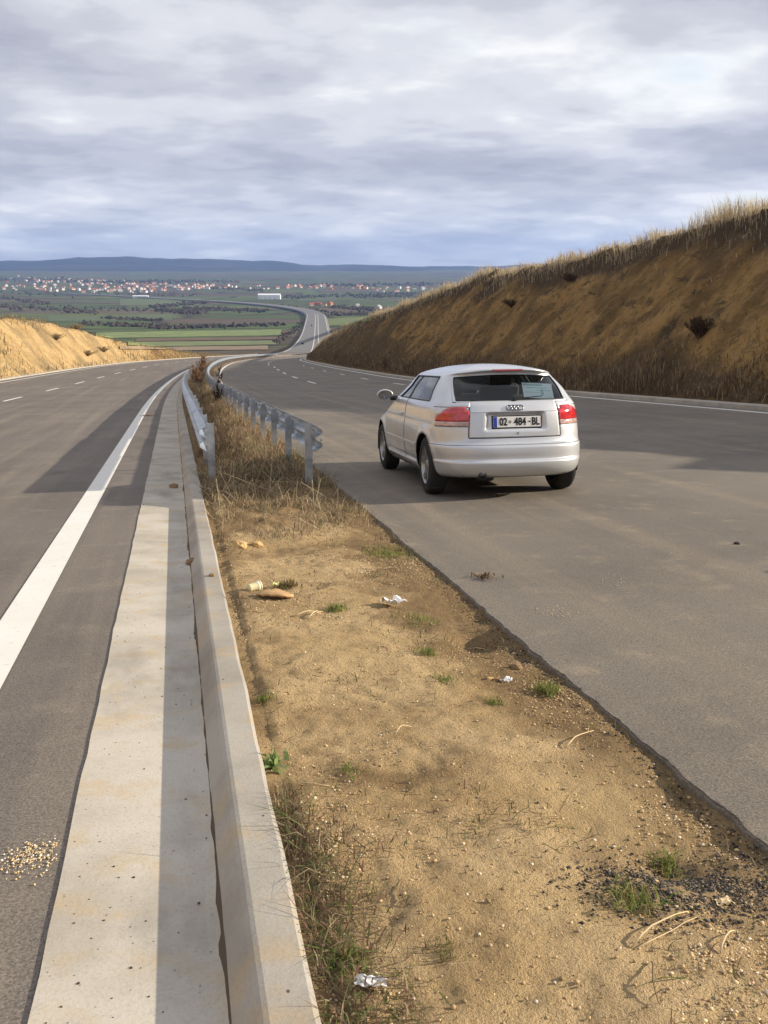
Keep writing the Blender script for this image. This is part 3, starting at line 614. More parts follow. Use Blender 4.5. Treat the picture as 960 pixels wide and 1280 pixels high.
tuft('grass_tuft', 330, 880, 80, .05, .02, GR, 'thin green sprouts against the kerb in mid picture')
tuft('grass_tuft', 437, 968, 60, .04, .02, GR, 'small dark sprout right of the broad leaved weed')
tuft('grass_tuft', 555, 1195, 50, .04, .02, [(.14, .13, .05), (.2, .2, .07)], 'scrawny sprout on the gravel at bottom centre')
tuft('leafy_weed', 345, 957, 26, .085, .022, [(.30, .36, .17), (.22, .30, .10)], 'pale green broad leaved weed leaning over the kerb', 'weed', 1.1, .022)
M_twig = mat('twig', (.55, .43, .25), .8); M_twigd = mat('dark_twig', (.16, .11, .07), .9)
def twig(px0, py0, px1, py1, r, label, m=M_twig, lift=.006, kind='twig'):
    a = on_soil(px0, py0); b = on_soil(px1, py1); pts = []
    for t in np.linspace(0, 1, 6):
        s = a[0]*(1-t)+b[0]*t; u = a[1]*(1-t)+b[1]*t + .006*math.sin(t*5+px0); dz = 0 if u > ED(s) else soil_dz(s, u)
        pts.append(P(s, u, float(dz)+lift+.02*math.sin(t*3.1)*(r > .002)))
    pts = np.array(pts); base = pts[0].copy(); V, F = tube(pts-base, [r, r, r*.9, r*.8, r*.7, r*.5], 6)
    o = mesh(kind, V, F, m, None, True); o.location = base; return tag(o, label, kind, 'twigs on the ground')
twig(706, 930, 741, 908, .0030, 'straight pale straw stalk lying near the asphalt edge in mid picture')
twig(492, 921, 514, 907, .0024, 'short pale stalk lying on soil left of centre')
twig(365, 774, 402, 768, .005, 'pale forked twig lying right below the brown cardboard')
twig(384, 776, 404, 766, .004, 'shorter pale twig crossing the forked one below the cardboard')
twig(788, 1188, 858, 1134, .0026, 'long pale straw stalk in front of the asphalt crumbs')
twig(792, 1190, 874, 1140, .0018, 'thinner straw stalk lying beside the long one')
twig(902, 1188, 918, 1152, .0026, 'short upright straw stalk at the lower right')
twig(372, 985, 412, 985, .002, 'pale stalk below the broad leaved weed')
twig(812, 1206, 822, 1262, .0022, 'dark crooked twig at the lower right', M_twigd)
twig(505, 1138, 500, 1108, .0016, 'tiny dark twig standing out on the gravel', M_twigd)
twig(398, 1120, 440, 1142, .0025, 'dark twig lying beside the kerb weeds', M_twigd)
def crumple(name, px, py, sx, sy, amp, m, label, cat, rz=0, road=False):
    s, u = pix(px, py, .02); dz = 0 if road else float(soil_dz(s, u)); nn = 9; g = np.linspace(-.5, .5, nn); X_, Y_ = np.meshgrid(g, g, indexing='ij')
    f = lambda k: fbm(X_*4+px*.1+k, Y_*4+py*.1+k, 3)
    V = np.stack([X_*sx*(1+.3*f(1)), Y_*sy*(1+.3*f(2)), amp*(.55+.9*f(3))+amp*.3], -1).reshape(-1, 3)
    o = mesh_np(name, V, grid_faces(nn, nn), m, None, False); o.location = P(s, u, dz); o.rotation_euler = (-.085, 0, rz)
    so = o.modifiers.new('thick', 'SOLIDIFY'); so.thickness = .0015
    return tag(o, label, cat, None)
M_white = mat('white_paper', (.80, .80, .80), .6); M_card = mat('cardboard', (.46, .30, .15), .9); M_cream = mat('cream_plastic', (.72, .66, .40), .45); M_film = mat('plastic_film', (.62, .62, .62), .3)
crumple('crumpled_paper', 493, 757, .10, .13, .05, M_white, 'crumpled white paper on the soil beside a dark green tuft', 'litter', .4)
crumple('paper_scrap', 634, 845, .045, .04, .018, M_white, 'small white paper scrap near the asphalt edge', 'litter', .2)
crumple('cardboard_scrap', 616, 843, .06, .03, .015, M_card, 'small brown cardboard scrap left of the white scrap', 'litter', -.2)
crumple('plastic_film', 463, 1248, .07, .035, .02, M_film, 'clear grey plastic film among kerb weeds at the bottom', 'litter', -.3)
crumple('pale_clod', 905, 1117, .045, .03, .012, mat('pale_clod', (.62, .48, .28), .9), 'flat pale clod lying on the black crumbs', 'clod')
crumple('paper_scrap', 305, 567, .16, .12, .08, M_white, 'white crumpled scrap caught in the weeds between the guardrails', 'litter')
crumple('paper_scrap', 956, 497, .3, .3, .3, M_white, 'white litter at the foot of the slope, right picture edge', 'litter')
# cream tub lying on its side, next to a flat brown board
tub = empty('cream_tub'); s, u = on_soil(318, 741); tub.location = P(s, u, soil_dz(s, u)+.028); tub.rotation_euler = (0, 0, .5); tub.scale = (.62, .62, .62); tag(tub, 'cream plastic tub lying on its side by the kerb', 'tub')
V, F = lathe([(-.07, .0001), (-.07, .038), (-.06, .041), (.055, .049), (.06, .054), (.068, .054), (.066, .047), (-.06, .037), (-.062, .0001)], 20); mesh('tub_wall', V, F, M_cream, tub, True)
V, F = lathe([(.03, .0478), (.03, .0492), (.045, .0502), (.045, .0487)], 20); mesh('rim_band', V, F, M_white, tub, True)
s, u = on_soil(344, 751); g = np.linspace(-1, 1, 10); X_, Y_ = np.meshgrid(g, g, indexing='ij')
V = np.stack([X_*.115*(1-.25*Y_**2), Y_*.055*(1-.5*np.abs(X_)**3), .03-.018*X_**2+.012*fbm(X_*2, Y_*2, 3)], -1).reshape(-1, 3)
o = mesh_np('brown_board', V, grid_faces(10, 10), M_card, None, True); o.location = P(s, u, soil_dz(s, u)); o.rotation_euler = (0, 0, -.35); so = o.modifiers.new('t', 'SOLIDIFY'); so.thickness = .012; tag(o, 'flat brown board lying in front of the cream tub', 'board')
s, u = on_soil(345, 738)
o = crumple('paper_scrap', 345, 739, .04, .05, .03, mat('yellow_paper', (.62, .60, .25), .7), 'small yellow scrap right beside the cream tub', 'litter')
def clod(name, px, py, r, m, label, h=0.0, road=True, cat='clod', dzb=0.0):
    bm = bmesh.new(); bmesh.ops.create_icosphere(bm, subdivisions=3, radius=1)
    for v in bm.verts:
        p = v.co.copy(); f = 1+.35*float(fbm(p.x*2+px, p.y*2+p.z*1.7, 3)); v.co = Vector((p.x*r*f, p.y*r*f*1.2, max(p.z*.62, -.25)*r*f))
    me = bpy.data.meshes.new(name); bm.to_mesh(me); bm.free(); me.materials.append(m); o = link(name, me)
    s, u = pix(px, py, h); o.location = P(s, u, (0 if road else float(soil_dz(s, u)))+dzb+r*.2); return tag(o, label, cat, None)
M_clod = mat('clod', (.24, .16, .085), .95)
clod('dirt_clod', 217, 608, .055, M_clod, 'brown clod lying in the shaded gutter beside the left rail end', dzb=-.012)
clod('dirt_clod', 265, 720, .022, M_clod, 'small dark clod on top of the kerb', h=.075, dzb=.075)
clod('dirt_clod', 240, 703, .045, M_clod, 'dark earth lump in the kerb angle', dzb=-.005)
clod('stone', 970, 715, .03, mat('dark_stone', (.05, .05, .05), .8), 'small dark stone on the right carriageway', cat='stone')
clod('dirt_clod', 921, 680, .022, mat('black_stone', (.03, .03, .03), .8), 'tiny black stone alone on the right carriageway', cat='stone')
clod('dirt_clod', 645, 832, .03, M_clod, 'brown clod beside the white scrap', road=False)
clod('earth_lump', 300, 690, .06, mat('sand_clod', (.50, .33, .15), .95), 'sandy lump behind the brown weeds by the kerb', road=False)
clod('earth_lump', 322, 686, .045, bpy.data.materials['sand_clod'], 'smaller sandy lump right of the big one by the kerb', road=False)
def leaflitter(px, py, n, sp_, label):
    s, u = pix(px, py); B = np.zeros((n, 3)); B[:, :2] = rng.normal(0, sp_, (n, 2)); B[:, 2] = .004-B[:, 1]*.085
    V, T, cc = blades(B, .02+.03*rng.random(n), .015*(.5+rng.random(n)), pick(n, [(.10, .065, .035), (.22, .14, .07)], [2, 1]), lean=1.2, droop=.7); o = mesh_np('leaf_litter', V, T, M_blade, None, False, cc); o.location = P(s, u, .002); tag(o, label, 'leaf litter')
leaflitter(606, 723, 34, .05, 'dark dead leaves on the asphalt near its broken edge')
leaflitter(185, 520, 70, .10, 'dead weeds lying on the gutter edge')
leaflitter(620, 621, 12, .03, 'pale scrap of leaf on the asphalt below the bumper')

# ------------------------------------------------------------------ shrubs and stalks
def shrub(name, base, h, n, spread, cols, label, cat, group=None, r0=.012):
    root = empty(name, base); tag(root, label, cat, group); tubes = []
    Bs = []
    for i in range(n):
        a = rng.random()*6.28; l = h*(.55+.45*rng.random()); sp2 = spread*rng.random(); pts = [Vector((0, 0, -.05))]
        for k in range(1, 5):
            t = k/4; pts.append(Vector((math.cos(a)*sp2*t+rng.normal(0, .03)*h, math.sin(a)*sp2*t+rng.normal(0, .03)*h, l*t)))
        tubes.append(tube(pts, [r0, r0*.8, r0*.6, r0*.45, r0*.3], 4))
        for k in range(26):
            t = .15+.85*rng.random(); i0 = min(int(t*4), 3); f = t*4-i0; Bs.append(np.array(pts[i0]*(1-f)+pts[i0+1]*f))
    V, F = join(tubes); mesh('branches', V, F, M_twigd, root)
    B = np.array(Bs); V, T, cc = blades(B, h*(.10+.14*rng.random(len(B))), .02+.03*h*rng.random(len(B))*.6, pick(len(B), cols, [1]*len(cols)), lean=1.0, droop=.5)
    mesh_np('foliage', V, T, M_leafless, root, False, cc); return root
D1 = [(.06, .042, .03), (.085, .055, .035)]; D2 = [(.20, .13, .075), (.27, .18, .10), (.15, .09, .055)]
x, y, z = hit(873, 424, 20); shrub('dark_bush', (x, y, z), .75, 60, .6, D1, 'dark round bush alone in the middle of the right slope', 'bush')
x, y, z = hit(712, 352, 20); shrub('dark_bush', (x, y, z), .45, 50, .9, D1, 'dark scrub under the notch in the slope crest', 'bush', 'bushes on the slope')
x, y, z = hit(640, 384, 20); shrub('dark_bush', (x, y, z), .5, 50, 1.0, D1, 'dark scrub on the slope above the car roof', 'bush', 'bushes on the slope')
x, y, z = hit(482, 462, 20); shrub('dark_bush', (x, y, z), .9, 20, .8, D1+D2, 'dark weedy bush at the slope foot behind the car mirror', 'bush', 'bushes on the slope')
x, y, z = hit(420, 450, 20); shrub('dark_bush', (x, y, z), .9, 16, .7, D2, 'brown bush at the far end of the slope foot', 'bush', 'bushes on the slope')
for (s, u, h, n, lab) in ((52, .95, 1.05, 16, 'tall rusty brown weed bush between the rails, nearest of the row'), (64, .75, 1.15, 14, 'rusty weed bush between the rails, second of the row'), (78, 1.0, 1.3, 14, 'rusty weed bush between the rails, third of the row'), (95, .8, 1.6, 14, 'tallest rusty weed bush far between the rails')):
    shrub('weed_bush', P(s, u, .03), h, n, .45, D2+[(.26, .12, .06)], lab, 'weed bush', 'weed bushes between the rails', .008)
shrub('dark_sapling', P(33.5, 1.48, .03), 1.35, 3, .12, D1, 'thin dark dead sapling standing beside the right guardrail', 'sapling', None, .014)
shrub('dark_sapling', P(31.0, 1.30, .03), .65, 12, .18, D1, 'small black weed clump at the sapling foot', 'weed bush', None, .01)
for px_, py_, lab in ((95, 412, 'grey scrub bush on the left bank crest'), (70, 425, 'brown scrub bush in the middle of the left bank'), (110, 445, 'brown bush at the left bank foot'), (130, 440, 'bush at the foot of the left bank, farther along')):
    x, y, z = hit(px_, py_, 50); shrub('bank_bush', (x, y, z), .75, 70, 1.5, [(.30, .21, .12), (.36, .27, .15), (.22, .16, .09)], lab, 'bush', 'bushes on the left bank', .008)
# ------------------------------------------------------------------ valley: fields, hedgerows, houses, halls, far cars
def field(px0, px1, ya, yb, yc, yd, col, label, dz=.35):
    nx, ny = 14, 5; V = []
    for i in range(nx):
        for j in range(ny):
            t = i/(nx-1); q = j/(ny-1); p = hit(px0+(px1-px0)*t, (ya*(1-t)+yb*t)*(1-q)+(yc*(1-t)+yd*t)*q, 120); V.append((p[0], p[1], p[2]+dz))
    m = mat('field', col, .95); nt_ = m.node_tree; setcol(m, mixc(nt_, sstep(nt_, nz(nt_, .05, 5, .6), .35, .7), col, tuple(c*.72 for c in col)))
    return tag(mesh_np('field', V, grid_faces(nx, ny), m, None, True), label, kind='structure')
field(120, 352, 416, 412, 423, 419.5, (.185, .235, .075), 'bright green field left of the far motorway')
field(170, 352, 424, 421, 427, 424.5, (.15, .095, .055), 'ploughed brown strip between the green fields')
field(160, 345, 428, 426, 434, 431, (.17, .20, .075), 'lower green field just above the weeds')
field(150, 335, 435, 432.5, 439, 437.5, (.27, .20, .125), 'dry brown field at the foot of the hill')
field(60, 215, 396, 393, 402, 400, (.10, .13, .05), 'dark green field far left below the village')
field(150, 250, 374, 373, 382, 381, (.11, .14, .055), 'green field under the white farm hall')
field(372, 420, 372, 371, 377, 376, (.085, .10, .045), 'dull green field beside the white hall')
field(395, 470, 399, 396, 408, 404, (.14, .17, .05), 'green verge right of the far motorway bend', .3)
def clumps(name, Pn, r, col, label, cat):
    n = len(Pn); v, f = ICO; V = v[None]*r[:, None, None]*(.55+.9*rng.random((n, len(v), 1))); V[..., 2] *= .9; V = V+np.asarray(Pn)[:, None]
    return tag(mesh_np(name, V.reshape(-1, 3), (f[None]+np.arange(n)[:, None, None]*len(v)).reshape(-1, 3), M_leafless, None, False, np.repeat(col, len(v), 0)), label, cat, kind='stuff')
Pn = []; rr = []
for (x0, y0, x1, y1, n, wv, r) in ((0, 372, 60, 380, 70, 3, 5), (190, 384, 260, 378, 90, 3, 5), (195, 388, 255, 391, 110, 3, 5), (230, 386, 330, 389, 120, 3, 5), (100, 405, 230, 410, 120, 3, 4), (130, 398, 200, 401, 60, 2, 4), (0, 383, 120, 392, 70, 4, 4.5), (200, 411, 352, 406, 110, 2, 4),
        (415, 384, 470, 388, 90, 2, 5), (420, 394, 470, 393, 80, 2, 5), (355, 372, 560, 366, 140, 3, 6), (440, 372, 560, 370, 90, 2, 6), (350, 383, 420, 392, 50, 3, 4), (345, 428, 385, 400, 80, 2, 2.2), (0, 366, 250, 369, 60, 5, 5), (260, 360, 330, 363, 60, 3, 6), (0, 350, 120, 352, 90, 4, 9), (120, 353, 300, 352, 120, 3, 9), (380, 357, 620, 355, 120, 3, 9), (60, 385, 200, 388, 60, 4, 4)):
    for i in range(int(n*1.7)):
        t = rng.random(); p = hit(x0+(x1-x0)*t+rng.normal(0, 3), y0+(y1-y0)*t+rng.normal(0, wv*.35), 200); q = r*(.28+.5*rng.random()); Pn.append((p[0], p[1], p[2]+q*.35)); rr.append(q)
clumps('distant_hedgerow', Pn, np.array(rr), pick(len(Pn), [(.060, .050, .042), (.075, .06, .045), (.05, .055, .035), (.10, .075, .055)], [3, 3, 2, 2]), 'dark bare hedgerows and copses across the valley', 'hedgerow')
Mw = [mat('house_white', (.62, .60, .57), .8), mat('house_cream', (.55, .46, .35), .8), mat('house_brick', (.45, .22, .12), .85)]
Mr = [mat('roof_red', (.36, .12, .07), .8), mat('roof_brown', (.26, .12, .08), .8), mat('roof_orange', (.48, .19, .09), .8), mat('roof_grey', (.42, .42, .43), .7)]
def house_me(i):
    w_, d_, h_, rh = [(11, 10, 5.5, 3.2), (13, 9, 3.5, 3.0), (10, 10, 7.5, 3.0)][i]
    V, F = box(-w_/2, w_/2, -d_/2, d_/2, -3, h_); a = bpy.data.meshes.new('wall'); 
    V = list(V)+[(-w_/2+.01, 0, h_+rh-.25), (w_/2-.01, 0, h_+rh-.25)]; F = [q for q in F if q != (4, 5, 7, 6)]+[(4, 8, 6), (5, 7, 9)]
    a.from_pydata(V, [], F); e_ = .7; z0 = h_-.35; b = bpy.data.meshes.new('roof')
    V2 = [(-w_/2-e_, -d_/2-e_, z0), (w_/2+e_, -d_/2-e_, z0), (w_/2+e_, 0, h_+rh), (-w_/2-e_, 0, h_+rh), (-w_/2-e_, d_/2+e_, z0), (w_/2+e_, d_/2+e_, z0)]
    V2 += [(x, y, z-.25) for x, y, z in V2]
    b.from_pydata(V2, [], [(0, 1, 2, 3), (3, 2, 5, 4), (6, 9, 8, 7), (9, 10, 11, 8), (0, 6, 7, 1), (4, 5, 11, 10), (0, 3, 9, 6), (3, 4, 10, 9), (1, 7, 8, 2), (2, 8, 11, 5)]); return a, b
HM = {}
for i in range(3):
    for a in range(3):
        for b in range(4):
            wa, ro = house_me(i); wa.materials.append(Mw[a]); ro.materials.append(Mr[b]); HM[i, a, b] = (wa, ro)
wn = ['white', 'cream', 'bare brick']; rn = ['red', 'brown', 'orange', 'grey']; sizes = ['broad', 'low', 'tall']
def part_of(px, a, b): return ['left end', 'left of centre', 'centre', 'right of centre', 'right end'][min(4, max(0, int((px-a)/(b-a)*5)))]
def house(px, py, cluster, cl, a=None, b=None, i=None, k=1.0, jit=True):
    x, y, z = hit(px, py, 500); i = int(rng.integers(0, 3)) if i is None else i
    a = int(rng.choice(3, p=[.62, .22, .16])) if a is None else a; b = int(rng.choice(4, p=[.45, .27, .2, .08])) if b is None else b
    o = empty('house', (x, y, z), (0, 0, float(rng.random()*6.28))); o.scale = [k*(.72+.35*rng.random())]*3
    lab_ = ''; c = link('wall', HM[i, a, b][0], o); c = link('roof', HM[i, a, b][1], o)
    tag(o, f'{sizes[i]} {wn[a]} house, {rn[b]} roof, {cl}', 'house', cluster)
for i in range(165):
    px_ = rng.random()*250; band = np.interp(px_, [0, 60, 150, 250], [19, 18, 12, 7]); q_ = rng.random(); py_ = np.interp(px_, [0, 100, 250], [353, 357, 359.5]) + (q_-.5)*band
    house(px_, py_, 'houses of the left village', ('upper' if q_ < .33 else 'middle' if q_ < .66 else 'lower')+' row, '+('far left end' if px_ < 50 else 'left part' if px_ < 110 else 'centre' if px_ < 175 else 'right end')+' of the left village')
for i in range(26): q_ = 90+100*rng.random(); house(q_, 362+5*rng.random(), 'houses of the left village', part_of(q_, 90, 190)+' of the left village, lower edge', a=0)
for i in range(24): q_ = 250+100*rng.random(); house(q_, 357.5+4*rng.random(), 'houses behind the white hall', part_of(q_, 250, 350)+' of the houses behind the hall')
for i in range(34): q_ = 356+110*rng.random(); house(q_, 357.5+rng.random()*4.5, 'houses of the middle village', part_of(q_, 356, 466)+' of the village right of the hall', a=int(rng.choice([0, 1, 1, 2])), b=int(rng.choice([0, 2, 2])))
for i in range(22): q_ = 455+160*rng.random(); house(q_, 360+5*rng.random(), 'houses of the right village', part_of(q_, 455, 615)+' of the village by the crest')
for i in range(9): house(386+3.4*i, 381.5+.8*rng.random(), 'row of houses under the hall', ['first', 'second', 'third', 'fourth', 'fifth', 'sixth', 'seventh', 'eighth', 'last'][i]+' from left in the row near the motorway bend', a=int(rng.choice([1, 2])), b=0, k=.8)
house(447, 383, 'single houses on the plain', 'alone on the dark plain left of the crest', a=0, b=3, k=.8); house(473, 386, 'single houses on the plain', 'beside the grassy crest on the plain', a=0, b=3, i=1, k=1.2)
def hall(px, py, ln, wd, h, rz, label):
    x, y, z = hit(px, py, 500); root = empty('white_hall', (x, y, z), (0, 0, rz)); tag(root, label, 'hall')
    V, F = box(-ln/2, ln/2, -wd/2, wd/2, -4, h); mesh('wall', V, F, mat('hall_white', (.82, .83, .84), .6), root)
    n = 10; V = []; 
    for k in range(n+1):
        t = -1+2*k/n; V += [(-ln/2-.5, t*(wd/2+.6), h+.1+(wd*.13)*(1-t*t)), (ln/2+.5, t*(wd/2+.6), h+.1+(wd*.13)*(1-t*t))]
    mesh('roof', V, [(2*k, 2*k+1, 2*k+3, 2*k+2) for k in range(n)], bpy.data.materials['hall_white'], root).modifiers.new('t', 'SOLIDIFY').thickness = .3
    for k in range(int(ln//12)):
        V, F = box(-ln/2+6+k*12-2, -ln/2+6+k*12+2, -wd/2-.08, -wd/2-.01, -1, 4.2); mesh('door', V, F, mat('hall_door', (.62, .64, .66), .6), root)
    V, F = box(-ln/2-.08, -ln/2-.01, -wd/2+1, wd/2-1, -4, h*.92); mesh('end_wall', V, F, mat('hall_end', (.30, .31, .33), .7), root)
hall(337, 374, 56, 26, 10.5, -.20, 'long white arched hall standing alone in the valley beside the motorway')
hall(176, 372, 40, 14, 4.0, -.1, 'low white farm hall below the left village')
Mcar = [mat('far_car_dark', (.03, .03, .035), .3), mat('far_car_white', (.7, .7, .7), .3), mat('far_tyre', (.02, .02, .02), .8), mat('far_glass', (.03, .04, .05), .1)]
def farcar(s, u, c, label):
    root = empty('distant_car', P(s, u, 0.0), (0, 0, -float(np.interp(s, S, _th)))); tag(root, label, 'car', 'cars on the far motorway')
    V, F = box(-.88, .88, -2.1, 2.1, .25, .85); bevel(mesh('body', V, F, Mcar[c], root), .12)
    V, F = box(-.78, .78, -1.5, .9, .855, 1.42); V = [(x*(.82 if z > 1 else 1), y*(.72 if z > 1 else 1), z) for x, y, z in V]; mesh('cabin', V, F, Mcar[3], root)
    for wx in (-.8, .8):
        for wy in (-1.3, 1.3):
            V, F = lathe([(-.1, .01), (-.1, .31), (.1, .31), (.1, .01)], 12); o = mesh('wheel', V, F, Mcar[2], root); o.location = (wx, wy, .31)
farcar(1130, -5, 0, 'tiny dark car at the bend of the far motorway'); farcar(640, -8, 0, 'tiny dark car on the straight of the far motorway'); farcar(470, 6, 0, 'dark car where the road reappears beyond the hill')
# ------------------------------------------------------------------ the parked silver hatchback
M_car = mat('silver_paint', (.60, .62, .65), .34, .50, .5, Coat_Weight=.55, Coat_Roughness=.06)
nt = M_car.node_tree
dirt = sstep(nt, nz(nt, 3.5, 5, .6), .45, .8); L(nt, M(nt, 'ADD', M(nt, 'MULTIPLY', dirt, .08), .32), nt.nodes['Principled BSDF'].inputs['Roughness'])
setcol(M_car, mixc(nt, M(nt, 'MULTIPLY', dirt, .35), (.62, .64, .67), (.53, .52, .51)))
M_blk = mat('black_trim', (.018, .018, .02), .45); M_rub = mat('tyre_rubber', (.028, .027, .026), .85); M_int = mat('interior', (.035, .034, .036), .85); M_seat = mat('seat_cloth', (.045, .045, .05), .95)
M_gap = mat('panel_gap_dark', (.02, .02, .02), .9); M_alloy = mat('alloy', (.42, .42, .42), .35, .85, .5); M_chr = mat('chrome', (.34, .34, .36), .18, 1.0); M_plate = mat('plate_white', (.80, .80, .78), .45); M_blue = mat('plate_blue', (.03, .06, .40), .4); M_ink = mat('plate_ink', (.012, .012, .012), .5)
M_mirror = mat('mirror_glass', (.30, .33, .36), .05, 1.0)
def glassmat(name, tint, refl_col=(1, 1, 1), base=.04):
    m = bpy.data.materials.new(name); m.use_nodes = True; nt = m.node_tree; nt.nodes.clear(); o = N(nt, 'ShaderNodeOutputMaterial')
    t = N(nt, 'ShaderNodeBsdfTransparent'); t.inputs[0].default_value = (*tint, 1); g = N(nt, 'ShaderNodeBsdfGlossy'); g.inputs['Roughness'].default_value = .03; g.inputs[0].default_value = (*refl_col, 1)
    f = N(nt, 'ShaderNodeFresnel'); f.inputs[0].default_value = 1.5; x = N(nt, 'ShaderNodeMixShader'); L(nt, f.outputs[0], x.inputs[0]); L(nt, t.outputs[0], x.inputs[1]); L(nt, g.outputs[0], x.inputs[2]); L(nt, x.outputs[0], o.inputs[0]); return m
M_glass = glassmat('car_glass', (.80, .87, .86)); M_glassr = glassmat('rear_glass', (.80, .88, .89))
def lampmat(name, col, rough=.12):
    m = mat(name, col, rough, 0, .6, Coat_Weight=1.0, Coat_Roughness=.04); nt = m.node_tree
    setcol(m, mixc(nt, sstep(nt, nz(nt, 14, 2, .5, stretch=(1, 1, 3)), .35, .7), col, tuple(c*.55 for c in col))); return m
M_red = lampmat('lamp_red', (.62, .030, .040)); M_clear = lampmat('lamp_clear', (.62, .42, .38)); M_hi = lampmat('brake_red', (.35, .03, .05))
CAR_S, CAR_U, CAR_YAW = 11.52, 3.535, R(1.9)
car = empty('silver_car', P(CAR_S, CAR_U, .002), (-math.atan(.085), 0, -CAR_YAW)); car.rotation_mode = 'XYZ'
tag(car, 'silver three door hatchback parked on the right carriageway', 'car')
LEN = 4.2; OY = -2.1
ZM = lambda z: pchip(z, [.2, .24, .466, .645, .72, .89, 1.045, 1.09, 1.335, 1.365, 1.5], [.190, .228, .408, .575, .648, .806, .982, 1.032, 1.306, 1.337, 1.475])
yrz = lambda z: pchip(z, [.24, .27, .30, .36, .42, .452, .466, .476, .50, .56, .612, .632, .645, .660, .69, .72, .80, .90, .975, .985, 1.0, 1.04, 1.075, 1.09, 1.20, 1.335, 1.345, 1.352, 1.365],
    [.14, .075, .048, .016, .002, .0, .010, .030, .032, .028, .030, .036, .056, .078, .088, .092, .098, .108, .122, .128, .140, .165, .195, .215, .345, .505, .47, .428, .415])
wz = lambda z: pchip(z, [.24, .27, .32, .42, .5, .62, .72, .80, .9, 1.0, 1.05, 1.075, 1.2, 1.3, 1.345, 1.365], np.array([.79, .825, .845, .862, .873, .8825, .882, .878, .866, .848, .828, .806, .735, .655, .605, .535])*.978)
yfz = lambda z: pchip(z, [.24, .3, .4, .5, .6, .68, .74, .80, .88, .95, 1.0, 1.03, 1.075, 1.2, 1.3, 1.345, 1.365], [4.05, 4.15, 4.19, 4.2, 4.195, 4.15, 4.05, 3.85, 3.55, 3.27, 3.06, 2.96, 2.86, 2.58, 2.35, 2.22, 2.12])
Lrz = lambda z: np.interp(z, [.24, .95, 1.075, 1.3, 1.365], [.58, .58, .46, .38, .38]); Lfz = lambda z: np.interp(z, [.24, .7, 1.0, 1.075, 1.365], [.9, .9, .6, .5, .5]); NR = 3.0
zl = np.unique(np.round(np.concatenate([np.arange(.24, 1.075, .0165), [.452, .466, .476, .612, .632, .645, .660, .72, .85, .975, .985, 1.075, 1.09], np.arange(1.09, 1.33, .02), [1.322, 1.335, 1.345, 1.352, 1.358, 1.365]]), 4))
zl = zl[np.r_[True, np.diff(zl) > .0035]]
xr = np.concatenate([np.linspace(0, .615, 25), np.linspace(.615, .77, 9)[1:], np.linspace(.77, .92, 9)[1:], ])
ang = np.linspace(0, 1, 13)[1:]           # remaining corner, by angle
def outline(z):
    yr0 = float(yrz(z)); w_ = float(wz(z)); yf0 = float(yfz(z)); Lr = float(Lrz(z)); Lf = float(Lfz(z))
    pts = []
    ge = .80+.085*max(0, min(1, (z-1.09)/.245))
    for f in np.interp(xr, [0, .615, .77, .92], [0, .615+.5*(ge-.80), ge, .92+.3*(ge-.80)]): pts.append((f*w_, yr0 + Lr*(1-(1-f**NR)**(1/NR))))
    a0 = math.asin((1-(.92+.3*(ge-.80))**NR)**.5)
    for a in ang:
        t = a0 + (math.pi/2-a0)*a; sx = math.cos(math.pi/2-0)*0
        yy = math.sin(a0)**(2/NR); 
        fy = 1-(1-math.sin(a0)**(2/NR))*0
        # superellipse by angle: x = cos(g)^(2/n), y = 1 - sin(g)^(2/n), g from a0 down to 0
        g = a0*(1-a); pts.append((w_*math.cos(g)**(2/NR), yr0 + Lr*(1-math.sin(g)**(2/NR))))
    ys = yr0+Lr; ye = yf0-Lf
    q = max(0, min(1, (z-1.04)/.3)); keys = [ys, max(.75+.16*q, ys+.04), 1.77-.06*q, 1.84-.06*q, max(ye-.07, 2.0), max(ye, 2.04)]
    for (a, b, n) in zip(keys[:-1], keys[1:], (12, 44, 4, 40, 4)):
        for k in range(1, n+1):
            y = a+(b-a)*k/n; tap = 1-.012*max(0, (y-1.6)/2)**2; pts.append((w_*tap, y))
    tap = pts[-1][0]/w_; ye = keys[-1]; Lf2 = yf0-ye
    for k in range(1, 41):
        g = math.pi/2*k/40; pts.append((w_*tap*max(math.cos(g), 0)**(2/2.7), ye + Lf2*math.sin(g)**(2/2.7)))
    return pts
J_GLR = 24+8; J_TG = 24; J_C = 24+8+8+12     # column indices: glass edge, tailgate edge, end of corner
KS = np.cumsum([J_C, 12, 44, 4, 40, 4])       # side start, quarter glass rear, B rear, B front, A rear, A front
NCc = len(outline(.5)); 
rowsV = []
for z in zl:
    o_ = np.array(outline(z)); rowsV.append(np.c_[o_, np.full(len(o_), z)])
roof0 = rowsV[-1].copy(); cen = np.array([0, 1.35]); nroof = 14
for k in range(1, nroof+1):
    t = (k/nroof)**.85; r_ = roof0.copy(); r_[:, 0] = roof0[:, 0]*(1-t); r_[:, 1] = cen[1]+(roof0[:, 1]-cen[1])*(1-t); r_[:, 2] = 1.365+.058*(1-(1-t)**2.2); rowsV.append(r_)
GVc = np.array(rowsV); NRr = len(rowsV); NZ = len(zl)
X_, Y_, Zc = GVc[..., 0], GVc[..., 1], GVc[..., 2]
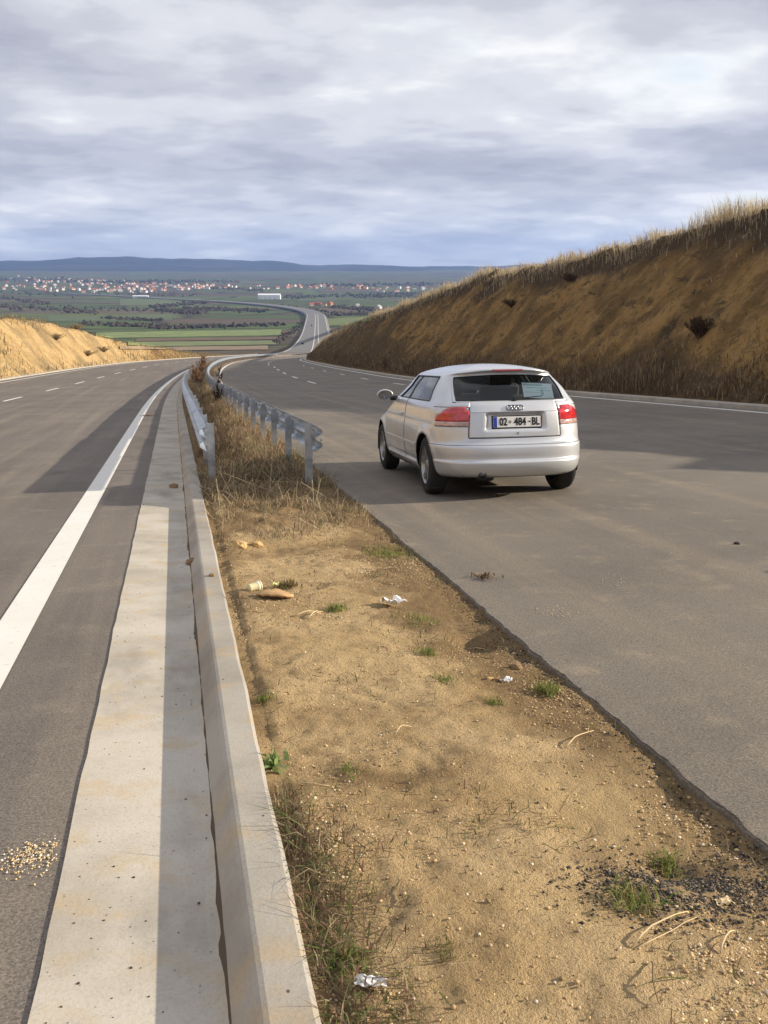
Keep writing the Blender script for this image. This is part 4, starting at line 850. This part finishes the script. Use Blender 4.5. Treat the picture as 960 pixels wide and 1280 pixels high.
# number plate recess, tailgate handle crease, wheel arch snap, side creases
sm_ = lambda a, b, v: np.clip((v-a)/(b-a), 0, 1)**2*(3-2*np.clip((v-a)/(b-a), 0, 1))
rec = (1-sm_(.315, .355, X_ + (Zc-.85)*.10))*sm_(.795, .825, Zc)*(1-sm_(.968, .980, Zc))*(Y_ < .6)
Y_ += .036*rec
side = X_ > .66
X_ += np.where(side & (Y_ > .5) & (Y_ < 3.9), .006*np.exp(-((Zc-.565)/.014)**2)*((Y_ > 1.15) & (Y_ < 2.95)) - .006*np.exp(-((Zc-.86)/.02)**2), 0)
X_ += np.where(side & (Zc < .42) & (Y_ > 1.15) & (Y_ < 2.95), .012*np.exp(-((Zc-.33)/.03)**2)-.010*np.exp(-((Zc-.385)/.02)**2), 0)
Zc[:] = ZM(Zc)
ARCH = [(.765, .318, .350), (3.34, .318, .350)]
for (yc, zc2, ra) in ARCH:
    r_ = np.hypot(Y_-yc, Zc-zc2); m_ = side & (Zc < .95)
    fl = np.where(m_, .014*np.exp(-((r_-ra-.02)/.045)**2), 0); X_ += fl
    sn = m_ & (np.abs(r_-ra) < .013); f_ = ra/np.maximum(r_, .01)
    Y_[:] = np.where(sn, yc+(Y_-yc)*f_, Y_); Zc[:] = np.where(sn, zc2+(Zc-zc2)*f_, Zc)
X_ *= 1-.058*np.clip((1.35-Y_)/1.15, 0, 1)**1.5
Zc += np.clip((Zc-1.03)/.30, 0, 1)*(.010-.034*(X_/.62)**2)
GVc = np.stack([X_, Y_+OY, Zc], -1)
ci = np.arange(NRr-1)[:, None]+np.zeros(NCc-1, int)[None]; cj = np.zeros(NRr-1, int)[:, None]+np.arange(NCc-1)[None]
zf = .25*(Zc[:-1, :-1]+Zc[1:, :-1]+Zc[:-1, 1:]+Zc[1:, 1:]); yf_ = .25*(Y_[:-1, :-1]+Y_[1:, :-1]+Y_[:-1, 1:]+Y_[1:, 1:])
row = lambda z: int(np.argmin(np.abs(zl-z)))
PART = np.full((NRr-1, NCc-1), 'body', dtype=object)
for (yc, zc2, ra) in ARCH:
    PART[(np.hypot(yf_-yc, zf-zc2) < ra-.002) & (cj > 30) & (cj < NCc-12)] = 'none'
i_bt = row(.645); i_w0 = row(1.09); i_w1 = row(1.315); i_b = row(1.075); i_s1 = row(1.322)
nb = PART == 'body'
PART[nb & (ci < i_bt) & (cj < J_C) & (yf_ < .62)] = 'rear_bumper'
PART[nb & (ci < row(.66)) & (yf_ > 3.70)] = 'front_bumper'
PART[(ci >= row(.72)) & (ci < i_w0) & (cj < J_TG)] = 'tailgate'
PART[(ci >= row(.975)+5) & (ci < i_w1) & (cj >= J_TG) & (cj < J_GLR+3) & (ci >= i_b)] = 'tailgate'
PART[(ci >= i_w0) & (ci < i_w1) & (cj < J_GLR)] = 'rear_window'
LZ0, LZ1 = row(.845), row(1.024)
jl1 = J_C-7
for i in range(LZ0, LZ1):
    top = (zl[i]-.842)/(1.032-.842); j1 = jl1 - int(13*(max(0, top-.40)/.60)**1.6) ; j0 = J_TG + (0 if top < .82 else 2)
    PART[i, j0:j1] = 'tail_light'
PART[(ci >= LZ0) & (ci < LZ0+3) & (PART == 'tail_light')] = 'lamp_strip'
PART[(ci >= i_b) & (ci < i_s1) & (cj >= KS[1]) & (cj < KS[2])] = 'quarter_window'
PART[(ci >= i_b) & (ci < i_s1) & (cj >= KS[3]) & (cj < KS[4])] = 'door_window'
PART[(ci >= i_b) & (ci < i_s1) & (cj >= KS[2]) & (cj < KS[3])] = 'pillar_trim'
PART[(ci >= i_b) & (ci < i_s1) & (cj >= KS[5]+9)] = 'windscreen'
PART[(PART == 'body') & (ci >= row(.36)) & (ci < i_b) & (cj >= KS[2]) & (yf_ < 2.98)] = 'door'
def sub(name, matl, keys, sides=(1,), outset=0.0, thick=.0, inner=None, parent=car, smooth=True, pname=None):
    """one mesh from the grid cells of a part, mirrored where both sides belong to it"""
    V = []; F = []; idx = {}
    def vid(i, j, sgn):
        if j == 0: sgn = 1
        k = (i, j, sgn)
        if k not in idx:
            v = GVc[i, j]*np.array([sgn, 1, 1])
            if outset:
                a = GVc[i, min(j+1, NCc-1)]-GVc[i, max(j-1, 0)]; b = GVc[min(i+1, NRr-1), j]-GVc[max(i-1, 0), j]; n_ = np.cross(a, b); n_ = n_/max(np.linalg.norm(n_), 1e-9)
                v = v + n_*np.array([sgn, 1, 1])*outset
            idx[k] = len(V); V.append(v)
        return idx[k]
    msk = np.isin(PART, keys)
    for sgn in sides:
        for i, j in zip(*np.nonzero(msk)):
            q = [vid(i, j, sgn), vid(i, j+1, sgn), vid(i+1, j+1, sgn), vid(i+1, j, sgn)]
            F.append(q if sgn > 0 else q[::-1])
    me = bpy.data.meshes.new(name); me.from_pydata([tuple(map(float, v)) for v in V], [], F)
    for m in ([matl] if inner is None else [matl, inner]): me.materials.append(m)
    bm = bmesh.new(); bm.from_mesh(me); bmesh.ops.remove_doubles(bm, verts=bm.verts, dist=2e-5); bmesh.ops.dissolve_degenerate(bm, edges=bm.edges, dist=1e-5); bm.to_mesh(me); bm.free()
    me.polygons.foreach_set('use_smooth', np.full(len(me.polygons), smooth, bool)); o = link(name, me, parent)
    if thick:
        so = o.modifiers.new('thick', 'SOLIDIFY'); so.thickness = thick; so.offset = -1; so.use_rim = True
        if inner is not None: so.material_offset = 1; so.material_offset_rim = 1
    return o
a_, b_ = GVc[10, 4]-GVc[10, 2], GVc[12, 3]-GVc[8, 3]
flip_n = np.cross(a_, b_)[1] < 0     # rear face normals should point to -y
sub('body', M_car, ['body'], (1, -1), 0, .012, M_int)
sub('rear_bumper', M_car, ['rear_bumper'], (1, -1), .0015, .012, M_int); sub('front_bumper', M_car, ['front_bumper'], (1, -1), 0, .012, M_int)
tg = sub('tailgate', M_car, ['tailgate'], (1, -1), 0, .012, M_int)
for sgn in (-1, 1):
    d = sub('door', M_car, ['door'], (sgn,), .0015, .012, M_int)
    sub('door_window', M_glass, ['door_window'], (sgn,), -.004); sub('quarter_window', M_glass, ['quarter_window'], (sgn,), -.004); sub('pillar_trim', M_blk, ['pillar_trim'], (sgn,), 0, .02)
    tl = sub('tail_light', M_red, ['tail_light'], (sgn,), .006, .02); sub('lamp_strip', M_clear, ['lamp_strip'], (sgn,), .006, .02, parent=tl)
sub('rear_window', M_glassr, ['rear_window'], (1, -1), -.003); sub('windscreen', M_glass, ['windscreen'], (1, -1), -.003)
def gtube(cells, r, name, m, sgns=(1, -1), out=.0, parent=car):
    ps = []
    for sgn in sgns:
        pts = [Vector(GVc[i, j]*np.array([sgn, 1, 1])) for i, j in cells]; ps.append(tube(pts, r, 5))
    V, F = join(ps); return mesh(name, V, F, m, parent)
rg = lambda a, b: range(a, b+1) if b >= a else range(a, b-1, -1)
# window surrounds (rubber), shut lines
gtube([(i_w0, j) for j in rg(0, J_GLR)]+[(i, J_GLR) for i in rg(i_w0, i_w1)]+[(i_w1, j) for j in rg(J_GLR, 0)], .006, 'window_seal', M_blk)
for sgn in (-1, 1):
    gtube([(i_b, j) for j in rg(KS[1], KS[4])]+[(i, KS[4]) for i in rg(i_b, i_s1)]+[(i_s1, j) for j in rg(KS[4], KS[1])]+[(i, KS[1]) for i in rg(i_s1, i_b)], .008, 'window_seal', M_blk, (sgn,))
    gtube([(i, KS[2]) for i in rg(row(.36), i_b)], .0028, 'panel_gap', M_gap, (sgn,))
    gtube([(i, J_TG) for i in rg(row(.72), LZ0)], .0032, 'panel_gap', M_gap, (sgn,))
    gtube([(LZ0, j) for j in rg(J_TG, jl1)], .003, 'panel_gap', M_gap, (sgn,)); gtube([(i, J_TG) for i in rg(LZ0, LZ1)]+[(LZ1, j) for j in rg(J_TG, J_C-4)], .0035, 'panel_gap', M_gap, (sgn,))
gtube([(row(.72), j) for j in rg(0, J_TG)], .0036, 'panel_gap', M_gap); gtube([(row(.645)+0, j) for j in rg(0, J_C-2)], .0030, 'panel_gap', M_gap); gtube([(row(.985), j) for j in rg(0, J_TG)], .0022, 'panel_gap', M_gap)
gtube([(i_b, j) for j in rg(0, J_GLR+3)][::-1][:4], .003, 'panel_gap', M_gap)
# arch lips, wheel wells, floor
for (yc, zc2, ra) in ARCH:
    for sgn in (-1, 1):
        V = []; F = []; n = 30
        for k in range(n+1):
            a = -.30+(math.pi+.60)*k/n; y = yc+math.cos(a)*(ra+.004); z = max(zc2+math.sin(a)*(ra+.004), .24)
            for xx in (.805 if yc < 2 else .850, .60, .56): V.append((sgn*xx, y+OY, z))
        for k in range(n):
            for q in range(2): F.append((k*3+q, k*3+q+1, k*3+q+4, k*3+q+3))
        mesh('wheel_well', V, F, M_blk, car, True)
        V = [(sgn*.56, yc+OY+math.cos(2*math.pi*k/24)*(ra+.002), max(zc2+math.sin(2*math.pi*k/24)*(ra+.002), .24)) for k in range(24)]; mesh('well_panel', V, [tuple(range(24))], M_blk, car)
V, F = box(-.54, .54, .30+OY, 3.95+OY, .215, .245); mesh('underbody', V, F, M_blk, car)
V, F = box(-.80, .80, 1.16+OY, 2.92+OY, .225, .262); mesh('underbody', V, F, M_blk, car)
V, F = box(-.56, .56, .16+OY, .40+OY, .25, .30); mesh('underbody', V, F, M_blk, car)
# wheels
def wheel(x, y, name='wheel'):
    root = empty(name, (x, y+OY, .316), (0, 0, 0), car); sg_ = 1 if x > 0 else -1
    V, F = lathe([(-.10, .205), (-.1025, .235), (-.098, .285), (-.082, .308), (-.05, .3155), (0, .317), (.05, .3155), (.082, .308), (.098, .285), (.1025, .235), (.10, .205)], 48); mesh('tyre', V, F, M_rub, root, True)
    V, F = lathe([(.092*sg_, .214), (.098*sg_, .209), (.090*sg_, .200), (.04*sg_, .190), (-.09*sg_, .188)], 40); mesh('rim', V, F, M_alloy, root, True)
    V, F = lathe([(.02*sg_, .0001), (.02*sg_, .19)], 24); mesh('brake_disc', V, F, M_blk, root)
    V, F = lathe([(.075*sg_, .0001), (.078*sg_, .03), (.07*sg_, .062), (.04*sg_, .066)], 20); hub = mesh('hub_cap', V, F, M_alloy, root, True)
    for k in range(6):
        a = 2*math.pi*k/6+.2; V = []
        for (r_, hw, xo) in ((.05, .030, .072), (.12, .024, .076), (.17, .030, .080), (.203, .042, .086)):
            for s2 in (-1, 1):
                cy, cz = math.cos(a)*r_-math.sin(a)*hw*s2, math.sin(a)*r_+math.cos(a)*hw*s2
                V += [(xo*sg_, cy, cz), ((xo-.03)*sg_, cy, cz)]
        F = []
        for q in range(3):
            b = q*4; F += [(b, b+2, b+6, b+4), (b+1, b+5, b+7, b+3), (b, b+4, b+5, b+1), (b+2, b+3, b+7, b+6)]
        mesh('spoke', V, F, M_alloy, root)
for x, y in ((-.735, .765), (.725, .765), (-.75, 3.34), (.75, 3.34)): wheel(x, y)
# number plate with its writing
yp = .108+.036-.014; zp = float(ZM(.892)); plate = empty('license_plate', (0.02, yp+OY, zp), (R(-6), 0, 0), car)
V, F = box(-.272, .272, .004, .016, -.068, .068); bevel(mesh('plate_frame', V, F, M_blk, plate), .004)
V, F = box(-.26, .26, -.001, .0035, -.056, .056); bevel(mesh('plate_sheet', V, F, M_plate, plate), .004)
V, F = box(-.258, -.218, -.0025, -.0012, -.054, .054); mesh('blue_band', V, F, M_blue, plate)
def text(name, body, size, loc, m, parent, sx=1.0, rot=(math.pi/2, 0, 0), ext=.0008, bold=.0):
    cu = bpy.data.curves.new(name, 'FONT'); cu.body = body; cu.size = size; cu.align_x = 'CENTER'; cu.align_y = 'CENTER'; cu.extrude = ext; cu.offset = bold
    t = bpy.data.objects.new(name, cu); C.objects.link(t); dg = bpy.context.evaluated_depsgraph_get(); me = bpy.data.meshes.new_from_object(t.evaluated_get(dg)); C.objects.unlink(t); bpy.data.objects.remove(t)
    me.materials.clear(); me.materials.append(m); o = link(name, me, parent); o.location = loc; o.rotation_euler = rot; o.scale = (sx, 1, 1); return o
text('plate_digits', '02', .108, (-.150, -.0025, -.002), M_ink, plate, .80, bold=.0035)
text('plate_digits', '484', .108, (.032, -.0025, -.002), M_ink, plate, .80, bold=.0035)
V, F = box(.123, .143, -.0032, -.0015, -.007, .007); mesh('plate_dash', V, F, M_ink, plate)
text('plate_letters', 'BL', .108, (.200, -.0025, -.002), M_ink, plate, .76, bold=.0035)
V, F = lathe([(-.0005, .0001), (-.0005, .016), (.001, .016)], 16); o = mesh('plate_seal', [(y, x-.0025, z) for x, y, z in V], F, mat('seal_grey', (.25, .24, .22), .5), plate); o.location = (-.077, 0, 0)
# four interlocked rings
em = empty('ring_emblem', (0.0, .152-.010+OY, float(ZM(1.022))), (R(-33), 0, 0), car)
for k in range(4):
    V = []; F = []; n1, n2 = 28, 8; r1, r2 = .0285, .0058
    for i in range(n1):
        a = 2*math.pi*i/n1
        for j in range(n2):
            b = 2*math.pi*j/n2; V.append(((r1+r2*math.cos(b))*math.cos(a)+(k-1.5)*.041, r2*math.sin(b), (r1+r2*math.cos(b))*math.sin(a)))
    for i in range(n1):
        for j in range(n2): F.append((i*n2+j, ((i+1) % n1)*n2+j, ((i+1) % n1)*n2+(j+1) % n2, i*n2+(j+1) % n2))
    mesh('ring', V, F, M_chr, em, True)
# high brake light, wiper, lock, exhaust, bumper lower reflectors, aerial
V, F = box(-.17, .17, -.006, .012, -.010, .010); o = bevel(mesh('brake_light', V, F, M_hi, car), .004); o.location = (0, .413+OY, float(ZM(1.359))+.008); o.rotation_euler = (R(-20), 0, 0)
V, F = tube([(0, .205+OY, ZM(1.083)), (.12, .219+OY, ZM(1.107)), (.34, .262+OY, ZM(1.120))], [.010, .007, .004], 6); mesh('rear_wiper', V, F, M_blk, car)
V, F = lathe([(0, .0001), (0, .022), (.008, .022), (.008, .0001)], 16); o = mesh('wiper_hub', [(y, x, z) for x, y, z in V], F, M_blk, car); o.location = (0, .198+OY, float(ZM(1.079)))
V, F = lathe([(-.003, .0001), (-.003, .013), (.004, .013)], 14); o = mesh('tailgate_lock', [(y, x, z) for x, y, z in V], F, M_alloy, car); o.location = (0.02, .0955+OY, float(ZM(.765)))
V, F = lathe([(0, .036), (-.005, .040), (-.11, .040), (-.11, .033), (-.006, .033), (0, .036)], 20); o = mesh('exhaust_pipe', [(y, -x, z) for x, y, z in V], F, mat('sooty_steel', (.10, .095, .09), .5, .7), car, True); o.location = (-.37, .055+OY, .262)
V, F = box(-.10, .10, 0, .25, -.06, .04); o = bevel(mesh('silencer', V, F, M_blk, car), .03); o.location = (-.30, .20+OY, .24)
# mirrors
for sgn in (-1, 1):
    mr = empty('door_mirror', (sgn*.85, 2.52+OY, 1.03), (0, 0, 0), car)
    bm = bmesh.new(); bmesh.ops.create_uvsphere(bm, u_segments=20, v_segments=12, radius=1)
    for v in bm.verts:
        x, y, z = v.co; v.co = Vector((sgn*.10+x*.105, (y*.075 if y > 0 else y*.012), z*.068*(1 if z > 0 else .95)))
    me = bpy.data.meshes.new('mirror_shell'); bm.to_mesh(me); bm.free(); me.materials.append(M_car); me.polygons.foreach_set('use_smooth', np.ones(len(me.polygons), bool)); link('mirror_shell', me, mr)
    bm = bmesh.new(); bmesh.ops.create_circle(bm, cap_ends=True, segments=24, radius=1)
    for v in bm.verts: v.co = Vector((sgn*.10+v.co.x*.092, -.0165-v.co.y*.008, v.co.y*.056))
    me = bpy.data.meshes.new('mirror_pane'); bm.to_mesh(me); bm.free(); me.materials.append(M_mirror); link('mirror_pane', me, mr)
    V, F = tube([(-sgn*.06, .0, -.045), (sgn*.03, .015, -.045)], .03, 8); mesh('mirror_foot', V, F, M_blk, mr)
    V, F = box(-.012, .012, -.10, .10, -.014, .014); o = bevel(mesh('door_handle', V, F, M_car, car), .006); o.location = (sgn*.862, 1.99+OY, .825)
    V, F = box(-.004, .004, -.9, .9, -.016, .016); o = bevel(mesh('rub_strip', V, F, M_car, car), .003); o.location = (sgn*.866, 2.05+OY, .515)
# cabin: seats with headrests, bench, wheel, dashboard
def pad(name, sx, sy, sz, loc, rot=(0, 0, 0), m=M_seat, parent=car):
    V, F = box(-sx/2, sx/2, -sy/2, sy/2, -sz/2, sz/2); o = mesh(name, V, F, m, parent, True); bv = bevel(o, min(sx, sy, sz)*.4, 4); o.location = loc; o.rotation_euler = rot; return o
for sgn in (-1, 1):
    seat = empty('front_seat', (sgn*.36, 2.25+OY, .30), (0, 0, 0), car)
    pad('seat_cushion', .50, .52, .16, (0, .05, .22), (.15, 0, 0), parent=seat); pad('backrest', .48, .13, .62, (0, -.30, .56), (.28, 0, 0), parent=seat); pad('headrest', .27, .10, .19, (0, -.43, .93), (.2, 0, 0), parent=seat)
    pad('rear_headrest', .24, .09, .13, (sgn*.33, .98+OY, .99), (.25, 0, 0))
pad('rear_bench', 1.16, .50, .18, (0, 1.35+OY, .50)); pad('bench_back', 1.16, .12, .52, (0, 1.06+OY, .72), (.3, 0, 0))
pad('dashboard', 1.42, .45, .28, (0, 2.62+OY, .88), (0, 0, 0), M_int)
V, F = box(-.60, .60, .34, .98, .952, .962); mesh('parcel_shelf', [(x, y+OY, z) for x, y, z in V], F, M_int, car)
V, F = box(-.82, .82, .40, 3.0, .262, .30); mesh('cabin_floor', [(x*.6, y+OY, z) for x, y, z in V], F, M_int, car)
st = []; 
for k in range(25): a = 2*math.pi*k/24; st.append((math.cos(a)*.175, 0, math.sin(a)*.175))
V, F = tube(st, .013, 8, False); o = mesh('steering_wheel', V, F, M_blk, car, True); o.location = (-.36, 2.36+OY, .98); o.rotation_euler = (R(-22), 0, 0)
# sheet of paper propped behind the rear glass (its own thing)
car_m = Matrix.Translation(Vector(P(CAR_S, CAR_U, .002))) @ car.rotation_euler.to_matrix().to_4x4()
pap = empty('paper_sheet'); pap.matrix_world = car_m @ Matrix.Translation((.335, .40+OY, 1.115)) @ Matrix.Rotation(R(-44), 4, 'X') @ Matrix.Rotation(R(5), 4, 'Y')
tag(pap, 'white sheet of paper propped behind the rear window of the silver car', 'paper')
M_sheet = mat('paper', (.90, .94, .90), .7); M_pale = mat('paper_ink', (.45, .62, .60), .8)
V, F = box(-.165, .165, -.0006, .0006, -.11, .11); mesh('sheet', V, F, M_sheet, pap)
for (x0, x1, z0, z1) in ((-.15, .06, .070, .092), (-.12, .10, .035, .044), (-.02, .14, .0, .008), (-.14, .02, -.03, -.022), (.03, .06, -.06, .02)):
    V, F = box(x0, x1, -.0016, -.0009, z0, z1); mesh('print_line', V, F, M_pale, pap)

# ------------------------------------------------------------------ haze over the valley
V, F = box(-9500, 9500, -300, 13500, -70, 420)
M_haze = bpy.data.materials.new('haze'); M_haze.use_nodes = True; nt = M_haze.node_tree; nt.nodes.clear(); o = N(nt, 'ShaderNodeOutputMaterial'); pv = N(nt, 'ShaderNodeVolumePrincipled')
pv.inputs['Color'].default_value = (.33, .52, 1.0, 1); pv.inputs['Density'].default_value = .000075; pv.inputs['Anisotropy'].default_value = .1; L(nt, pv.outputs[0], o.inputs['Volume'])
hz = mesh('haze', V, F, M_haze); tag(hz, 'thin blue haze over the valley', kind='stuff')
